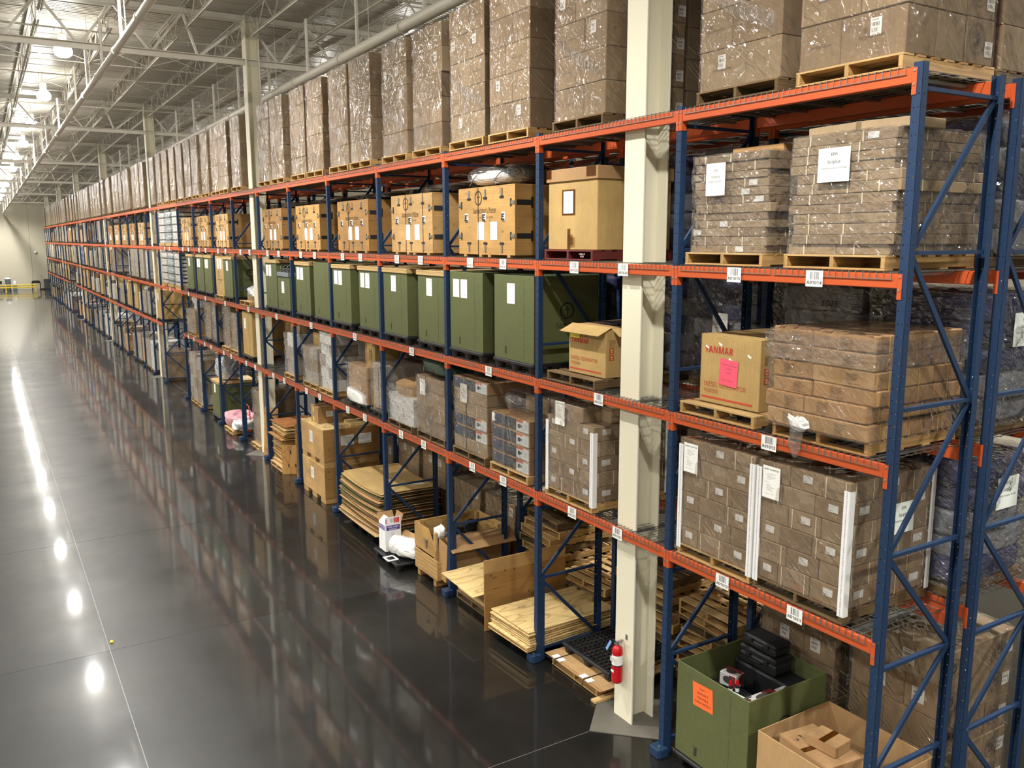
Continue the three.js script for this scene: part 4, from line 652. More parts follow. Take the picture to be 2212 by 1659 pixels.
{ const t = thing('low_bundle', 'low bundle under crumpled silver film beside the second column', 'bundle', XF, top(2) + PAL, -19.4); part('carton', cbox(.9, .2, .9, .01), mat.brown[1], t, .05, .1, 0); part('stretch_film', lump(1.0, .42, .9, 12, .4, .7), mat.foil, t, -.05, .02, 0); }

// ---------- lowest shelf, third bay onward ----------
function wrapped(name, label, lv, b, z, w, h, d, o = {}) { // cartons or a bundle in film on a pallet that is wrapped in with it
  const t = thing(name, label, o.cat ?? 'wrapped load', o.x ?? XF, top(lv), z, o.turn ?? 0, o.group);
  const p = new THREE.Group(); p.name = 'pallet'; t.add(p); const m = o.pm ?? mat.pine;
  if (o.plastic) { part('deck', cbox(1.14, .05, w + .02, .01), mat.black, p, 0, .115, 0); for (const x of [-.45, 0, .45]) for (const s of [-1, 0, 1]) part('foot', cbox(.16, .09, .14, .02), mat.black, p, x, .045, s * (w / 2 - .08)); }
  else { for (const s of [-1, 0, 1]) part('stringer', cbox(1.16, .086, .038, .003), m[1], p, 0, .059, s * (w / 2 - .022)); for (let i = 0; i < 5; i++) part('deck_board', cbox(.15, .017, w, .002, i), m[i % 3], p, -.505 + i * .2525, .1105, 0); part('bottom_board', cbox(.11, .016, w, .002), m[0], p, -.52, .008, 0); }
  const y0 = PAL + (o.plastic ? .02 : 0);
  if (o.rows) { const lay = []; for (let i = 0; i < o.rows; i++) lay.push({ h: h / o.rows, zs: (i % 2 ? [.6, .4] : [.45, .55]), xs: [.5, .5] }); const c = cartons({ add: (q) => { q.position.y += y0; t.add(q); } }, w - .02, d - .02, lay, o.mats ?? mat.brown, { jit: o.jit ?? .01 }); if (o.each) c.forEach((q) => o.each(q)); }
  else if (o.body) part('carton', cbox(d - .02, h - .01, w - .02, .02), o.body, t, 0, y0 + h / 2, 0);
  part('stretch_film', shell(w, h, d, o.seed ?? 60, o.amp ?? .018, .014), o.film ?? mat.film, t, 0, y0, 0);
  return t;
}
const sF = (b, s) => `lowest shelf, ${slotOf(s)} of ${bayName(b)}`;
{ // tool cartons with printed bands
  const band = (rows) => (q) => { if (q.front && rows.includes(q.li) && q.i === 0) { } };
  const tools = (z, w, rows, label, printed, h) => { const t = thing('tool_carton_stack', label, 'carton stack', XF, top(1) + PAL, z); for (let i = 0; i < rows; i++) { const c = part('carton', cbox(1.12, h - .004, w, .008), printed.includes(i) ? mat.card[1] : mat.brown[2], t, 0, h * (i + .5), rr(-.01, .01)); if (printed.includes(i)) paper(c, 'printed_band', 'tools', w - .02, h - .03, 'front', -.5625, -.004, 0); else if (i % 2) part('strap', box(.003, h, .012), mat.strap, c, -.562, 0, w * .2); }
    part('strap', box(.003, rows * h, .014), mat.strapDark, t, -.569, rows * h / 2, -.12); part('stretch_film', shell(w, rows * h, 1.14, 63 + rows, .01, .008), mat.film, t); return t; };
  pallet('old', XF, top(1), -6.93, 'wooden pallet under the taller tool carton stack'); const a = tools(-6.93, 1.0, 6, 'tall film wrapped stack with printed navy tool cartons and a taped list', [1, 2, 5], .182); paper(a, 'paper_label', 'roof', .21, .28, 'front', -.585, .86, -.16);
  pallet('pine', XF, top(1), -5.79, 'wooden pallet under the lower tool carton stack'); const b = tools(-5.79, .96, 4, 'lower film wrapped stack of printed navy tool cartons with humped film top', [0, 1, 2, 3], .185); part('carton', cbox(.6, .22, .6, .02), mat.brown[0], b, .1, .86, .1); part('film_hump', lump(.9, .38, 1.1, 15, .3, .75), mat.filmSoft, b, .02, .7, .02); paper(b, 'sticker', 'blank', .08, .12, 'front', -.585, .66, -.42);
}
{ // octagonal tan carton on a white wrapped base; brown stack with a folded green bag on it
  pallet('old', XF, top(1), -9.42, 'wooden pallet under the octagonal carton, fourth bay');
  const t = thing('octagon_carton', 'tan octagonal carton with white film wrapped lower half, fourth bay', 'bulk carton', XF, top(1) + PAL, -9.42); const oct = (r, h) => { const g = new THREE.CylinderGeometry(r, r, h, 8); g.rotateY(Math.PI / 8); g.scale(1.1, 1, 1); return g; };
  part('carton_body', oct(.52, .66), mat.tan, t, 0, .33, 0); part('lid', oct(.545, .16), mat.card[1], t, 0, .6, 0); part('white_bundle', shell(.95, .46, 1.08, 71, .02, .02), mat.wrapWhite, t, 0, -.02, 0); part('stretch_film', shell(1.02, .62, 1.12, 72, .025, .015), mat.filmSoft, t);
  const s = wrapped('brown_carton_stack', 'brown carton stack in film with a paper sheet, under the folded green bag', 1, 3, -8.25, 1.02, .93, 1.14, { rows: 4, seed: 73, pm: mat.old }); paper(s, 'paper_label', 'surplusPale', .2, .26, 'front', -.61, .88, -.2); part('strap', box(.003, .95, .014), mat.strapDark, s, -.602, .6, -.1);
  const g = thing('folded_bag', 'dark green canvas bag folded on top of the brown carton stack', 'bag', XF - .05, top(1) + 1.08, -8.2); part('bag', lump(.98, .24, .95, 17, .2, .5), mat.greenBag, g); for (const q of [-.25, .2]) part('webbing', rod([[-.53, .06, q], [-.5, .2, q], [-.2, .31, q + .05], [.3, .3, q]], .012, 6), mat.greenDark, g);
}
{ const t = wrapped('slant_wrapped_cartons', 'cartons in film drawn down in a slant, on a black pallet, fifth bay', 1, 4, -11.5, 1.0, .72, 1.08, { plastic: true, seed: 75, film: mat.filmSoft, amp: .03, rows: 3, mats: mat.card }); part('carton', cbox(.5, .42, .4, .008), mat.tan, t, -.1, 1.06, .25); ink(t, 'printed_arrows', 'arrow', .2, .3, 'front', -.352, 1.08, .25); part('carton', cbox(.6, .4, .34, .008), mat.card[0], t, .1, 1.05, -.25); part('white_bundle', lump(1.05, .3, 1.15, 18, .4, .5), mat.wrapWhite, t, 0, .08, 0);
  const u = wrapped('strapped_bundle', 'upright pale bundle in film with yellow and black straps, fifth bay', 1, 4, -10.5, .66, .86, 1.0, { plastic: true, seed: 76, body: mat.grey, film: mat.filmSoft, amp: .03 }); for (const q of [-.12, .1]) part('strap', box(.003, .9, .012), q > 0 ? mat.strapDark : M({ color: hex(0xc8a032), roughness: .5 }), u, -.56, .56, q); }
{ const t = wrapped('mixed_wrapped_stack', 'wrapped cartons with an open tan carton on top and a red mark, sixth bay', 1, 5, -14.25, .94, .8, 1.1, { seed: 77, film: mat.filmSoft, amp: .03, rows: 3, mats: [mat.grey, mat.brown[0]] }); part('carton', cbox(.7, .3, .7, .008), mat.tan, t, 0, 1.05, 0);
  wrapped('white_wrapped_stack', 'tall white wrapped stack with slim label, nearer half of the sixth bay', 1, 5, -13.22, .84, 1.2, 1.05, { seed: 78, film: mat.filmSoft, rows: 5, mats: [mat.grey, mat.white], amp: .02, jit: .03 });
  const u = wrapped('white_wrapped_stack', 'tall white wrapped stack with a bare carton on top, seventh bay', 1, 6, -15.75, .78, .95, 1.05, { seed: 79, film: mat.filmSoft, rows: 3, mats: [mat.grey, mat.white], amp: .022, jit: .03 }); part('carton', cbox(.8, .26, .68, .008), mat.brown[2], u, 0, 1.2, 0); }
plasticPallet(XF, top(1), -19.45, 'black plastic pallet under the tan emblem carton, lowest shelf, beside the second column');
{ const t = panelBox('printed_carton', 'tall tan carton with dark side lettering, lowest shelf beside the second column', 'carton', XF, top(1) + .14, -19.45, .98, 1.16, 1.1, mat.tan); ink(t, 'printed_logo', 'logoDark', .8, .5, 'side', .05, .5, .492); paper(t, 'paper_label', 'event', .2, .28, 'front', -.5525, .85, -.22); part('seam', box(.003, 1.15, .008), mat.card[0], t, -.551, .58, .12); }
for (const [b, z, w, h, s] of [[8, -21.95, .82, 1.2, -1], [8, -20.95, .8, 1.05, 1], [9, -24.4, .84, 1.15, -1], [9, -23.4, .74, 1.2, 1]]) wrapped('narrow_wrapped_stack', `narrow brown carton stack in flared film, ${sF(b, s)}`, 1, b, z, w, h, 1.0, { rows: 4, seed: 80 + b + s, film: mat.filmSoft, mats: mat.brown, amp: .025, jit: .03, plastic: b === 9 });
{ const t = wrapped('wide_wrapped_carton', 'wide brown wrapped carton with a bunched white bag on top, eleventh bay', 1, 10, -26.7, 1.35, .78, 1.15, { seed: 85, rows: 2, film: mat.filmSoft, amp: .02 }); part('white_bag', lump(.8, .55, .8, 22, .45, .6), mat.wrapWhite, t, -.1, .88, -.1); }

// ---------- on the floor under the rack ----------
const sheetsOf = (t, name, n, w, d, y0, th, mats, jit, tilt = 0) => { let y = y0; for (let i = 0; i < n; i++) { const h = th * rr(.85, 1.15), m = part(name, cbox(d * rr(.97, 1), h * .9, w * rr(.97, 1), .0015, i % 5), mats[Math.floor(R() * mats.length)], t, rr(-jit, jit), y + h / 2, rr(-jit, jit)); m.rotation.y = rr(-jit, jit) * .8; m.rotation.z = tilt; y += h; } return y; };
pallet('pine', .72, .012, -4.36, 'wooden pallet on the floor with a flattened carton and a black grid pallet on it');
{ const t = thing('flattened_carton', 'flattened brown carton with white taped edges lying on the floor pallet', 'cardboard', .7, .134, -4.36); for (let i = 0; i < 3; i++) part('sheet', cbox(1.2, .006, 1.22, .001, i), mat.card[i % 3], t, -.02 + i * .02, .004 + i * .0065, .01 * i); for (const z of [-.42, -.3, .2, .33]) part('white_label', box(.1, .002, .08), mat.paper, t, -.57, .022, z); for (const z of [-.36, .27]) part('strap', rod([[-.64, -.1, z], [-.63, .02, z], [-.2, .026, z], [.4, .026, z]], .006, 5), mat.strapDark, t);
  plasticPallet(.86, .158, -4.34, 'black plastic grid pallet lying on the flattened carton near the steel column'); }
single('loose_board', 'short loose pine board on the floor at the foot of the steel column', 'board', cbox(.5, .035, .09, .003), mat.pine[0], .25, .022, -3.79);
// third bay: plywood
plasticPallet(.52, .005, -5.62, 'black plastic pallet under the fresh plywood sheets');
{ for (let i = 0; i < 9; i++) { const s = single('plywood_sheet', i === 8 ? 'top sheet of the pale plywood pile with cathedral grain' : `pale plywood sheet in the pile on the black pallet, ${ORD[i + 1]} from the bottom`, 'plywood', cbox(1.5, .017, .95, .002, i), i === 8 ? mat.ply[0] : pick([mat.ply[0], mat.ply[0], mat.ply[1]]), .62 + rr(-.02, .02) - (i < 3 ? .05 : 0), .154 + i * .031, -5.58 + rr(-.015, .015)); s.rotation.y = .05 + rr(-.025, .025); if (i === 1) s.rotation.x = .008; }
  const v = thing('standing_plywood', 'plywood sheet standing on edge with a row of knots near the top', 'plywood', .5, .004, -6.2); const p = part('sheet', cbox(1.42, 1.07, .018, .002, 2), mat.board[2], v, .05, .535, 0); p.rotation.x = -.015; for (const [x, y] of [[-.6, .83], [-.36, .86], [-.2, .85], [-.07, .92], [.05, .9], [.18, .94], [.29, .77], [.05, .46], [-.55, .12], [.1, .3]]) part('knot', memo('knot', () => { const g = new THREE.CylinderGeometry(.018, .018, .002, 10); g.rotateX(Math.PI / 2); return g; }), M({ color: hex(0x6a4420), roughness: .7 }), p, x, y - .535, .0095); const u = part('joined_strip', cbox(1.42, .2, .004, .001, 3), mat.board[1], p, 0, .435, .0095);
  pallet('old', .66, .012, -6.98, 'wooden pallet at the floor under the plywood covered plank pile'); for (let i = 0; i < 3; i++) for (let k = 0; k < 2; k++) single('plank', `rough plank under the loose plywood cover, ${['lower', 'middle', 'upper'][i]} row, ${k ? 'rear' : 'aisle side'}`, 'plank', cbox(.13, .1, 1.02, .004, i * 2 + k), pick(mat.pine), .16 + k * .95, .185 + i * .105, -7.0);
  const c = single('plywood_cover', 'thin pale plywood sheet lying over the plank pile and jutting into the aisle', 'plywood', cbox(1.45, .014, 1.0, .002, 4), mat.ply[0], .45, .51, -6.84); c.rotation.z = .03; c.rotation.x = .035; c.position.y = .53; }
// fourth bay: open crate, white carton, bubble wrap
{ const z = -8.36, t = thing('open_crate', 'open pine crate with a cut slanted front panel, full of black parts', 'crate', .56, .004, z), w = .84, d = 1.2;
  for (const s of [-.3, .3]) part('skid', cbox(d, .12, .09, .004), mat.pine[2], t, 0, .06, s); part('floor_board', cbox(d, .02, w, .003), mat.pine[1], t, 0, .135, 0);
  part('lower_board', cbox(.022, .34, w, .003, 1), mat.pine[1], t, -d / 2, .29, 0);
  { const s = new THREE.Shape(); s.moveTo(-w / 2, .5); s.lineTo(w / 2 - .06, .5); s.lineTo(w / 2 - .06, .62); s.lineTo(w / 2 - .32, .92); s.lineTo(-w / 2, .92); s.closePath(); const g = new THREE.ExtrudeGeometry(s, { depth: .02, bevelEnabled: false }); g.rotateY(-Math.PI / 2); part('cut_panel', g, mat.board[0], t, -d / 2 + .01, 0, 0); }
  for (const q of [-w / 2 + .05, w / 2 - .14]) part('corner_post', cbox(.05, .8, .07, .003), mat.pine[0], t, -d / 2 + .04, .5, q); for (const q of [-w / 2 + .05, w / 2 - .05]) part('corner_post', cbox(.05, .8, .07, .003), mat.pine[0], t, d / 2 - .04, .5, q);
  part('side_board', cbox(d, .78, .02, .003), mat.ply[1], t, 0, .53, -w / 2 + .01); part('side_board', cbox(d, .3, .02, .003), mat.pine[1], t, 0, .29, w / 2 - .01); part('back_board', cbox(.02, .78, w, .003), mat.ply[1], t, d / 2, .53, 0);
  { const h = part('hasp', merge([at(new THREE.BoxGeometry(.012, .16, .05), 0, 0, 0), at(new THREE.BoxGeometry(.03, .03, .09), -.01, .06, 0)]), mat.zinc, t, -d / 2 - .018, .66, .04); }
  for (let i = 0; i < 7; i++) { const b = thing('black_part', ['black coiled part', 'grey plastic part', 'black bracket part', 'black plastic housing', 'dark rubber part', 'grey metal part', 'black folded part'][i] + ' lying in the open pine crate', 'part', .25 + .1 * i, .62 + rr(0, .1), z - .15 + rr(-.12, .2)); b.rotation.set(rr(-1, 1), rr(0, 3), rr(-1, 1)); part('body', i % 3 === 1 ? cbox(.16, .09, .12, .02) : i % 3 ? lump(.22, .16, .2, 30 + i, .8, .5) : new THREE.TorusGeometry(.08, .025, 8, 16), i % 3 === 1 ? mat.greyPlastic : mat.rubber, b); }
  single('crate_filling', 'dark packing filling the open pine crate', 'packing', lump(.74, .5, 1.08, 37, .15, .4), mat.rubber, .56, .15, z); single('paper_scrap', 'white crumpled paper at the rim of the open pine crate', 'paper', lump(.16, .2, .14, 38, .6, .6), mat.paper, .16, .74, z + .1);
  const c = openBox('sagging_carton', 'sagging brown carton leaning beside the open pine crate', 'carton', .62, .16, -7.93, .3, .66, 1.2, mat.card[0], .008); c.rotation.x = .12; const f = part('top_flap', cbox(1.2, .006, .3, .001), mat.card[1], c, 0, .68, .2); f.rotation.x = .55;
  const bag = thing('printed_bag', 'black and white printed plastic bag stuffed behind the rack post', 'bag', .72, .02, -7.3); part('bag', lump(.42, .46, .95, 41, .3, .6), mat.blackMatte, bag); part('white_patch', lump(.38, .3, .7, 42, .5, .6), mat.wrapWhite, bag, .05, .12, .1); ink(bag, 'printed_name', 'logoDark', .7, .44, 'side', .0, .24, .24);
  const y = .16; plasticPallet(.25, .005, -9.42, 'black plastic pallet with the white carton and bubble wrap, fourth bay'); const bx = thing('white_carton', 'open white carton with purple printed bands on the black pallet', 'carton', -.1, y - .01, -9.72, .0); const W = .28, H = .5, D = .3; for (const [cz, cx, a, b2, n] of [[0, -D / 2, .006, W, 'front_panel'], [0, D / 2, .006, W, 'back_panel'], [-W / 2, 0, D, .006, 'side_panel'], [W / 2, 0, D, .006, 'side_panel']]) part(n, box(a, H, b2), mat.white, bx, cx, H / 2, cz); part('bottom_panel', box(D, .006, W), mat.white, bx, 0, .003, 0);
  paper(bx, 'printed_side', 'clean', .29, .3, 'side', 0, H - .16, W / 2 + .004); paper(bx, 'printed_side', 'clean', .27, .3, 'front', -D / 2 - .004, H - .16, 0); const fl = part('top_flap', box(D, .13, .006), mat.white, bx, 0, H + .062, W / 2 - .002); paper(fl, 'printed_flap', 'cleanTop', .29, .12, 'side', 0, 0, .004); const fk = part('top_flap', box(.006, .16, W), mat.card[1], bx, D / 2 + .03, H + .07, 0); fk.rotation.z = -.3; const fb = part('top_flap', box(D, .16, .006), mat.card[1], bx, 0, H + .06, -W / 2 - .05); fb.rotation.x = -.6; const ff = part('top_flap', box(.006, .14, W), mat.white, bx, -D / 2 + .05, H + .05, 0); ff.rotation.z = -.8;
  const roll = thing('bubble_wrap_roll', 'fat roll of white bubble wrap lying on the black pallet', 'bubble wrap', -.02, y, -9.2, .5); const rg = lathe([[.04, -.29], [.14, -.29], [.165, -.26], [.172, -.1], [.162, 0], [.174, .12], [.165, .27], [.14, .3], [.04, .3]], 30); part('roll', at(rg, 0, .17, 0, Math.PI / 2), mat.wrapWhite, roll); part('loose_end', lump(.5, .2, .36, 45, .4, .6), mat.wrapWhite, roll, -.03, .02, .1);
  single('card_frame', 'small white card frame lying flat beside the bubble wrap roll', 'card', merge([at(new THREE.BoxGeometry(.2, .01, .04), 0, 0, -.1), at(new THREE.BoxGeometry(.2, .01, .04), 0, 0, .1), at(new THREE.BoxGeometry(.03, .01, .2), -.085, 0, 0), at(new THREE.BoxGeometry(.03, .01, .2), .085, 0, 0)]), mat.white, -.3, .15, -9.25);
  const oc = openBox('small_open_carton', 'small open brown carton with a plastic dome, behind the bubble wrap', 'carton', .85, y, -9.15, .38, .36, .36, mat.card[0], .006, .2); single('plastic_dome', 'crumpled clear plastic bulging out of the small open carton', 'plastic', lump(.3, .3, .3, 46, .4, .8), mat.filmSoft, .86, .42, -9.02); const oc2 = openBox('low_carton', 'low brown carton with sprung flaps between white carton and crate', 'carton', .42, y, -9.45, .5, .2, .5, mat.card[1], .006, .1); for (const [a, rz, x] of [[.24, .5, -.32], [.24, -.6, .32]]) { const f2 = part('top_flap', box(a, .005, .48), mat.card[2], oc2, x, .25, 0); f2.rotation.z = rz; } }
// fifth bay: sagging sheets of cardboard
plasticPallet(.56, .005, -11.45, 'black plastic pallet under the loose cardboard sheets, fifth bay', 0); plasticPallet(.56, .005, -10.4 - .02, 'second black plastic pallet under the loose cardboard sheets, fifth bay');
{ const bend = (w, d, k) => memo(`bend${w},${d},${k}`, () => { const g = new THREE.BoxGeometry(d, .007, w, 6, 1, 14), p = g.attributes.position; for (let i = 0; i < p.count; i++) { const u = p.getZ(i) / w, v = p.getX(i) / d; p.setY(i, p.getY(i) + k * (u * u * .32 - .08 * v * v - .06 * u)); } const uv = g.attributes.uv; for (let i = 0; i < uv.count; i++) uv.setXY(i, uv.getX(i) * 2, uv.getY(i) * 1.2); g.computeVertexNormals(); return g; });
  const n = 34; for (let i = 0; i < n; i++) { const u = i / n, k = .15 + .55 * u, s = single('cardboard_sheet', i === n - 1 ? 'big tan cardboard sheet on top of the sagging pile' : `sagging ${i % 4 === 2 ? 'olive green' : 'brown'} bulk box sheet in the cardboard pile, ${ORD[i + 1]} from the bottom`, 'cardboard', bend(2.06, 1.2, Math.round(k * 10) / 10), i > n - 3 ? mat.tan : i % 4 === 2 ? mat.green : pick(mat.card), .57 + rr(-.05, .04) - (i % 9 === 0 ? .05 : 0), .165 + u * .78 + (u * u * .02), -11.26 + rr(-.07, .07)); s.rotation.y = rr(-.03, .03); s.rotation.x = -.012 - .02 * u; }
  paper(scene.getObjectByName('cardboard_sheet_033'), 'tape_patch', 'sleeve', .3, .3, 'top', .3, .006, .55); }
// sixth bay: two stacked crates, carton on top
const bigCrate = (y, z, label, v) => { const t = thing('plywood_crate', label, 'crate', .57, y, z), w = 1.46, d = 1.26, h = .68, k = .018, y0 = .12; for (const s of [-w / 2 + .16, 0, w / 2 - .16]) part('skid_foot', cbox(d, .12, .3, .003), mat.pine[1], t, 0, .06, s); part('front_panel', cbox(k, h, w, .003, v), mat.board[1], t, -d / 2, y0 + h / 2, 0); part('back_panel', cbox(k, h, w, .003, v), mat.ply[2], t, d / 2, y0 + h / 2, 0); for (const s of [-1, 1]) part('side_panel', cbox(d - k, h, k, .003, v + 1), mat.board[2], t, 0, y0 + h / 2, s * (w / 2 - k / 2)); part('lid', cbox(d + .02, .018, w, .003, v), mat.ply[v ? 1 : 0], t, 0, y0 + h + .009, 0); paper(t, 'paper_label', 'roof', .2, .25, 'front', -d / 2 - .0105, y0 + .42, -.06); for (const x of [-.1, .3]) paper(t, 'paper_label', 'event', .3, .22, 'side', x, y0 + .42, w / 2 + .001); return t; };
bigCrate(.003, -13.99, 'lower of two stacked plywood crates with paper labels, sixth bay', 1); bigCrate(.823, -13.99, 'upper of two stacked plywood crates with paper labels, sixth bay', 0);
{ const t = panelBox('taped_carton', 'brown carton with yellow tape marks on top of the upper crate', 'carton', .34, 1.645, -14.15, .48, .36, .56, mat.card[1]); for (const yy of [.28, .07]) part('yellow_tape', box(.002, .1, .09), mat.yellow, t, -.2815, yy, -.06); paper(t, 'paper_label', 'roof', .16, .12, 'side', -.02, .2, .2415); }
{ const t = thing('loose_board', 'long green edged board lying on the upper crate behind the post', 'board', .85, 1.65, -13.45); part('board', cbox(.6, .07, .4, .004), mat.ply[0], t, 0, .035, 0); }
// seventh bay: slotted panels, stacked and leaning
{ const panelGeo = memo('slotpanel', () => { const s = new THREE.Shape(), w = 1.16, d = .95; s.moveTo(-d / 2, -w / 2); s.lineTo(d / 2, -w / 2); s.lineTo(d / 2, w / 2); s.lineTo(-d / 2, w / 2); s.closePath(); for (const [x, y] of [[-.33, -.35], [-.33, 0], [-.33, .35], [.33, -.35], [.33, .35], [.1, .45]]) { const h = new THREE.Path(), c = .03, e = .014; h.moveTo(x - e, y - c); h.lineTo(x - e, y + c); h.lineTo(x + e, y + c); h.lineTo(x + e, y - c); h.closePath(); s.holes.push(h); } const g = new THREE.ExtrudeGeometry(s, { depth: .014, bevelEnabled: false }); g.rotateX(-Math.PI / 2); return g; });
  pallet('pine', .5, .012, -16.75, 'wooden pallet under the pile of slotted panels, seventh bay');
  for (let i = 0; i < 26; i++) { const hi = i > 15, s = single('slotted_panel', i === 25 ? 'topmost reddish slotted panel of the pile' : `slotted plywood panel in the pile, ${ORD[i + 1]} from the bottom`, 'panel', panelGeo, i === 25 ? M({ color: hex(0xbd8452), map: tPly, roughness: .55 }) : pick(mat.ply), .48 + rr(-.05, .05) - (i === 16 ? .12 : 0), .137 + i * .034 + (hi ? .14 : 0), -16.75 + rr(-.05, .05) - (hi ? .04 : 0)); s.rotation.y = rr(-.06, .06); }
  for (const s of [-.4, .4]) single('batten', `short batten between the two halves of the panel pile, ${s > 0 ? 'nearer' : 'farther'} one`, 'batten', cbox(.9, .14, .09, .004), mat.pine[2], .48, .137 + 16 * .034 + .066, -16.75 + s);
  const lean = (x, z, w, h, ry, rx, label, m) => { const t = thing('leaning_panel', label, 'panel', x, .004, z, ry); const p = part('panel', at(cbox(w, h, .016, .002), 0, h / 2, 0), m, t); p.rotation.x = rx; for (const [a, b] of [[-.2, .3], [.12, .3], [-.1, .75]]) part('slot', box(.03, .08, .002), mat.blackMatte, p, a * w, b * h, .0095); };
  lean(.1, -16.02, .52, .72, -.5, -.06, 'short slotted panel leaning against the panel pile near the aisle', mat.ply[2]); lean(.35, -15.55, .6, 1.32, -.12, -.03, 'tall slotted panel leaning beside the rack post, seventh bay', mat.ply[2]); lean(.22, -15.3, .3, .98, -.1, -.02, 'narrow brown panel standing next to the stacked crates', mat.ply[2]); lean(.12, -18.02, .5, 1.3, -1.1, -.08, 'thin panel leaning against the second steel column', mat.ply[2]);
}
wrapped('tall_wrapped_carton', 'tall brown carton in film beside the second steel column, on the floor', 0, 7, -19.2, .8, 1.5, 1.0, { rows: 2, mats: mat.brown, seed: 91, film: mat.film, x: .62 });
{ const p = thing('pink_film_bag', 'pink film bags heaped on a pallet with an orange handle', 'bag', .3, .13, -21.9); part('bag', lump(.9, .42, .9, 51, .5, .6), mat.pink, p); part('bag', lump(.7, .3, .6, 52, .5, .6), mat.wrapWhite, p, -.1, 0, .75); const h = thing('hand_truck', 'orange hand truck frame standing behind the pink film bags', 'hand truck', .35, .13, -21.1); part('frame', rod([[0, 0, -.25], [0, .62, -.25], [0, .74, -.15], [0, .74, .15], [0, .62, .25], [0, 0, .25]], .018, 8), mat.orangePlastic, h); for (const y of [.2, .45]) part('cross_bar', bar([0, y, -.25], [0, y, .25], .025), mat.orangePlastic, h); part('toe_plate', cbox(.25, .012, .5, .003), mat.orangePlastic, h, -.1, .01, 0); pallet('pine', .5, .004, -21.6, 'wooden pallet under the pink film bags, ninth bay'); }
plasticPallet(XF, .004, -23.65, 'black plastic pallet on the floor under the green box with the silver bag'); greenBox('1lid', XF, .145, -23.65, 'olive green box with wooden lid and a silver bag on top, on the floor', 1.1, .98);
{ const t = thing('silver_bag', 'crumpled silver film bag with a coiled duct on the green box', 'bag', .45, 1.28, -23.6); part('bag', lump(1.0, .75, .8, 55, .4, .65), mat.foil, t); const c = part('duct_coil', new THREE.TorusGeometry(.2, .05, 10, 24), mat.greyPlastic, t, .2, .35, .42); c.rotation.y = .3; }
wrapped('wide_floor_stack', 'wide grey wrapped carton block on the floor, farther half of eleventh bay', 0, 10, -27.1, 1.05, 1.62, 1.12, { rows: 4, mats: [mat.grey, mat.brown[0]], seed: 93, x: .62 }); wrapped('wide_floor_stack', 'wide grey wrapped carton block on the floor, nearer half of eleventh bay', 0, 10, -25.95, 1.0, 1.55, 1.12, { rows: 4, mats: [mat.grey, mat.brown[0]], seed: 94, x: .62 });
// open passage bay: bottle trays on the shelves above
function bottleTower(lv, z, label, white) { const t = thing('bottle_stack', label, 'bottle stack', XF, top(lv), z, 0, 'film wrapped bottle stacks above the passage'); const pl = part('pallet', cbox(1.16, .12, 1.0, .01), mat.pine[1], t, 0, .062, 0); for (let i = 0; i < 8; i++) { part('tray', cbox(1.1, .09, .92, .01), white ? mat.white : M({ color: hex(0x9fb3bb), roughness: .4 }), t, 0, .165 + i * .135, 0); for (let k = 0; k < 7; k++) part('bottle_cap', memo('bcap', () => { const g = new THREE.SphereGeometry(.055, 10, 8); return g; }), i % 2 ? mat.white : mat.black, t, -.5, .235 + i * .135, -.4 + k * .133); part('tray_gap', cbox(1.0, .045, .84, .01), mat.black, t, .02, .232 + i * .135, 0); } part('stretch_film', shell(.98, 1.18, 1.12, 97, .02, .02), mat.filmSoft, t, 0, .12, 0); return t; }
for (const lv of [2, 3]) { bottleTower(lv, -28.62, `film wrapped trays with black and white bottles, ${levelName[lv]} above the passage, nearest stack`, true); bottleTower(lv, -29.95, `film wrapped trays with pale blue labels, ${levelName[lv]} above the passage, middle stack`, false); bottleTower(lv, -31.3, `film wrapped trays with bottles, ${levelName[lv]} above the passage, farthest stack`, true); }

// ---------- extinguisher on the first column ----------
{ const t = thing('fire_extinguisher', 'red fire extinguisher with a blue tag hung on the cream steel column', 'extinguisher', .0, .5, -3.33);
  part('cylinder', lathe([[0, 0], [.055, 0], [.062, .012], [.064, .02], [.064, .38], [.058, .42], [.04, .45], [.02, .46], [0, .46]], 28), mat.red, t); const lb = part('label_band', cyl(.0648, .12, 28), mat.paper, t, 0, .285, 0); part('dark_band', cyl(.0651, .014, 28), mat.blackMatte, t, 0, .22, 0); paper(lb, 'printed_label', 'extLabel', .1, .06, 'front', -.066, .01, 0); part('maker_mark', cbox(.002, .03, .05, .001), mat.white, t, -.064, .15, -.01);
  part('valve', cyl(.02, .05, 12), mat.zinc, t, 0, .48, 0); part('lever', merge([bar([0, .505, 0], [-.02, .53, .09], .014), bar([0, .485, 0], [-.01, .475, .08], .012)]), mat.zinc, t); part('gauge', cyl(.015, .012, 12), mat.zinc, t, -.02, .48, -.02); part('hose', rod([[0, .48, -.02], [-.01, .5, -.07], [-.01, .44, -.1], [-.01, .34, -.085], [-.01, .25, -.078]], .009, 8), mat.rubber, t); part('wall_hook', merge([at(new THREE.BoxGeometry(.004, .06, .035), .08, .56, .06), at(new THREE.BoxGeometry(.07, .02, .02), .04, .5, 0)]), mat.zinc, t); part('hang_tag', at(cbox(.003, .16, .035, .001), -.055, .43, -.1, .55, 0, 0), M({ color: hex(0x7fa0dc), roughness: .6 }), t); }
single('yellow_scrap', 'tiny yellow paper scrap lying on the floor by a slab joint', 'scrap', lump(.06, .025, .04, 60, .6, .6), mat.yellow, -4.83, .001, -8.66);

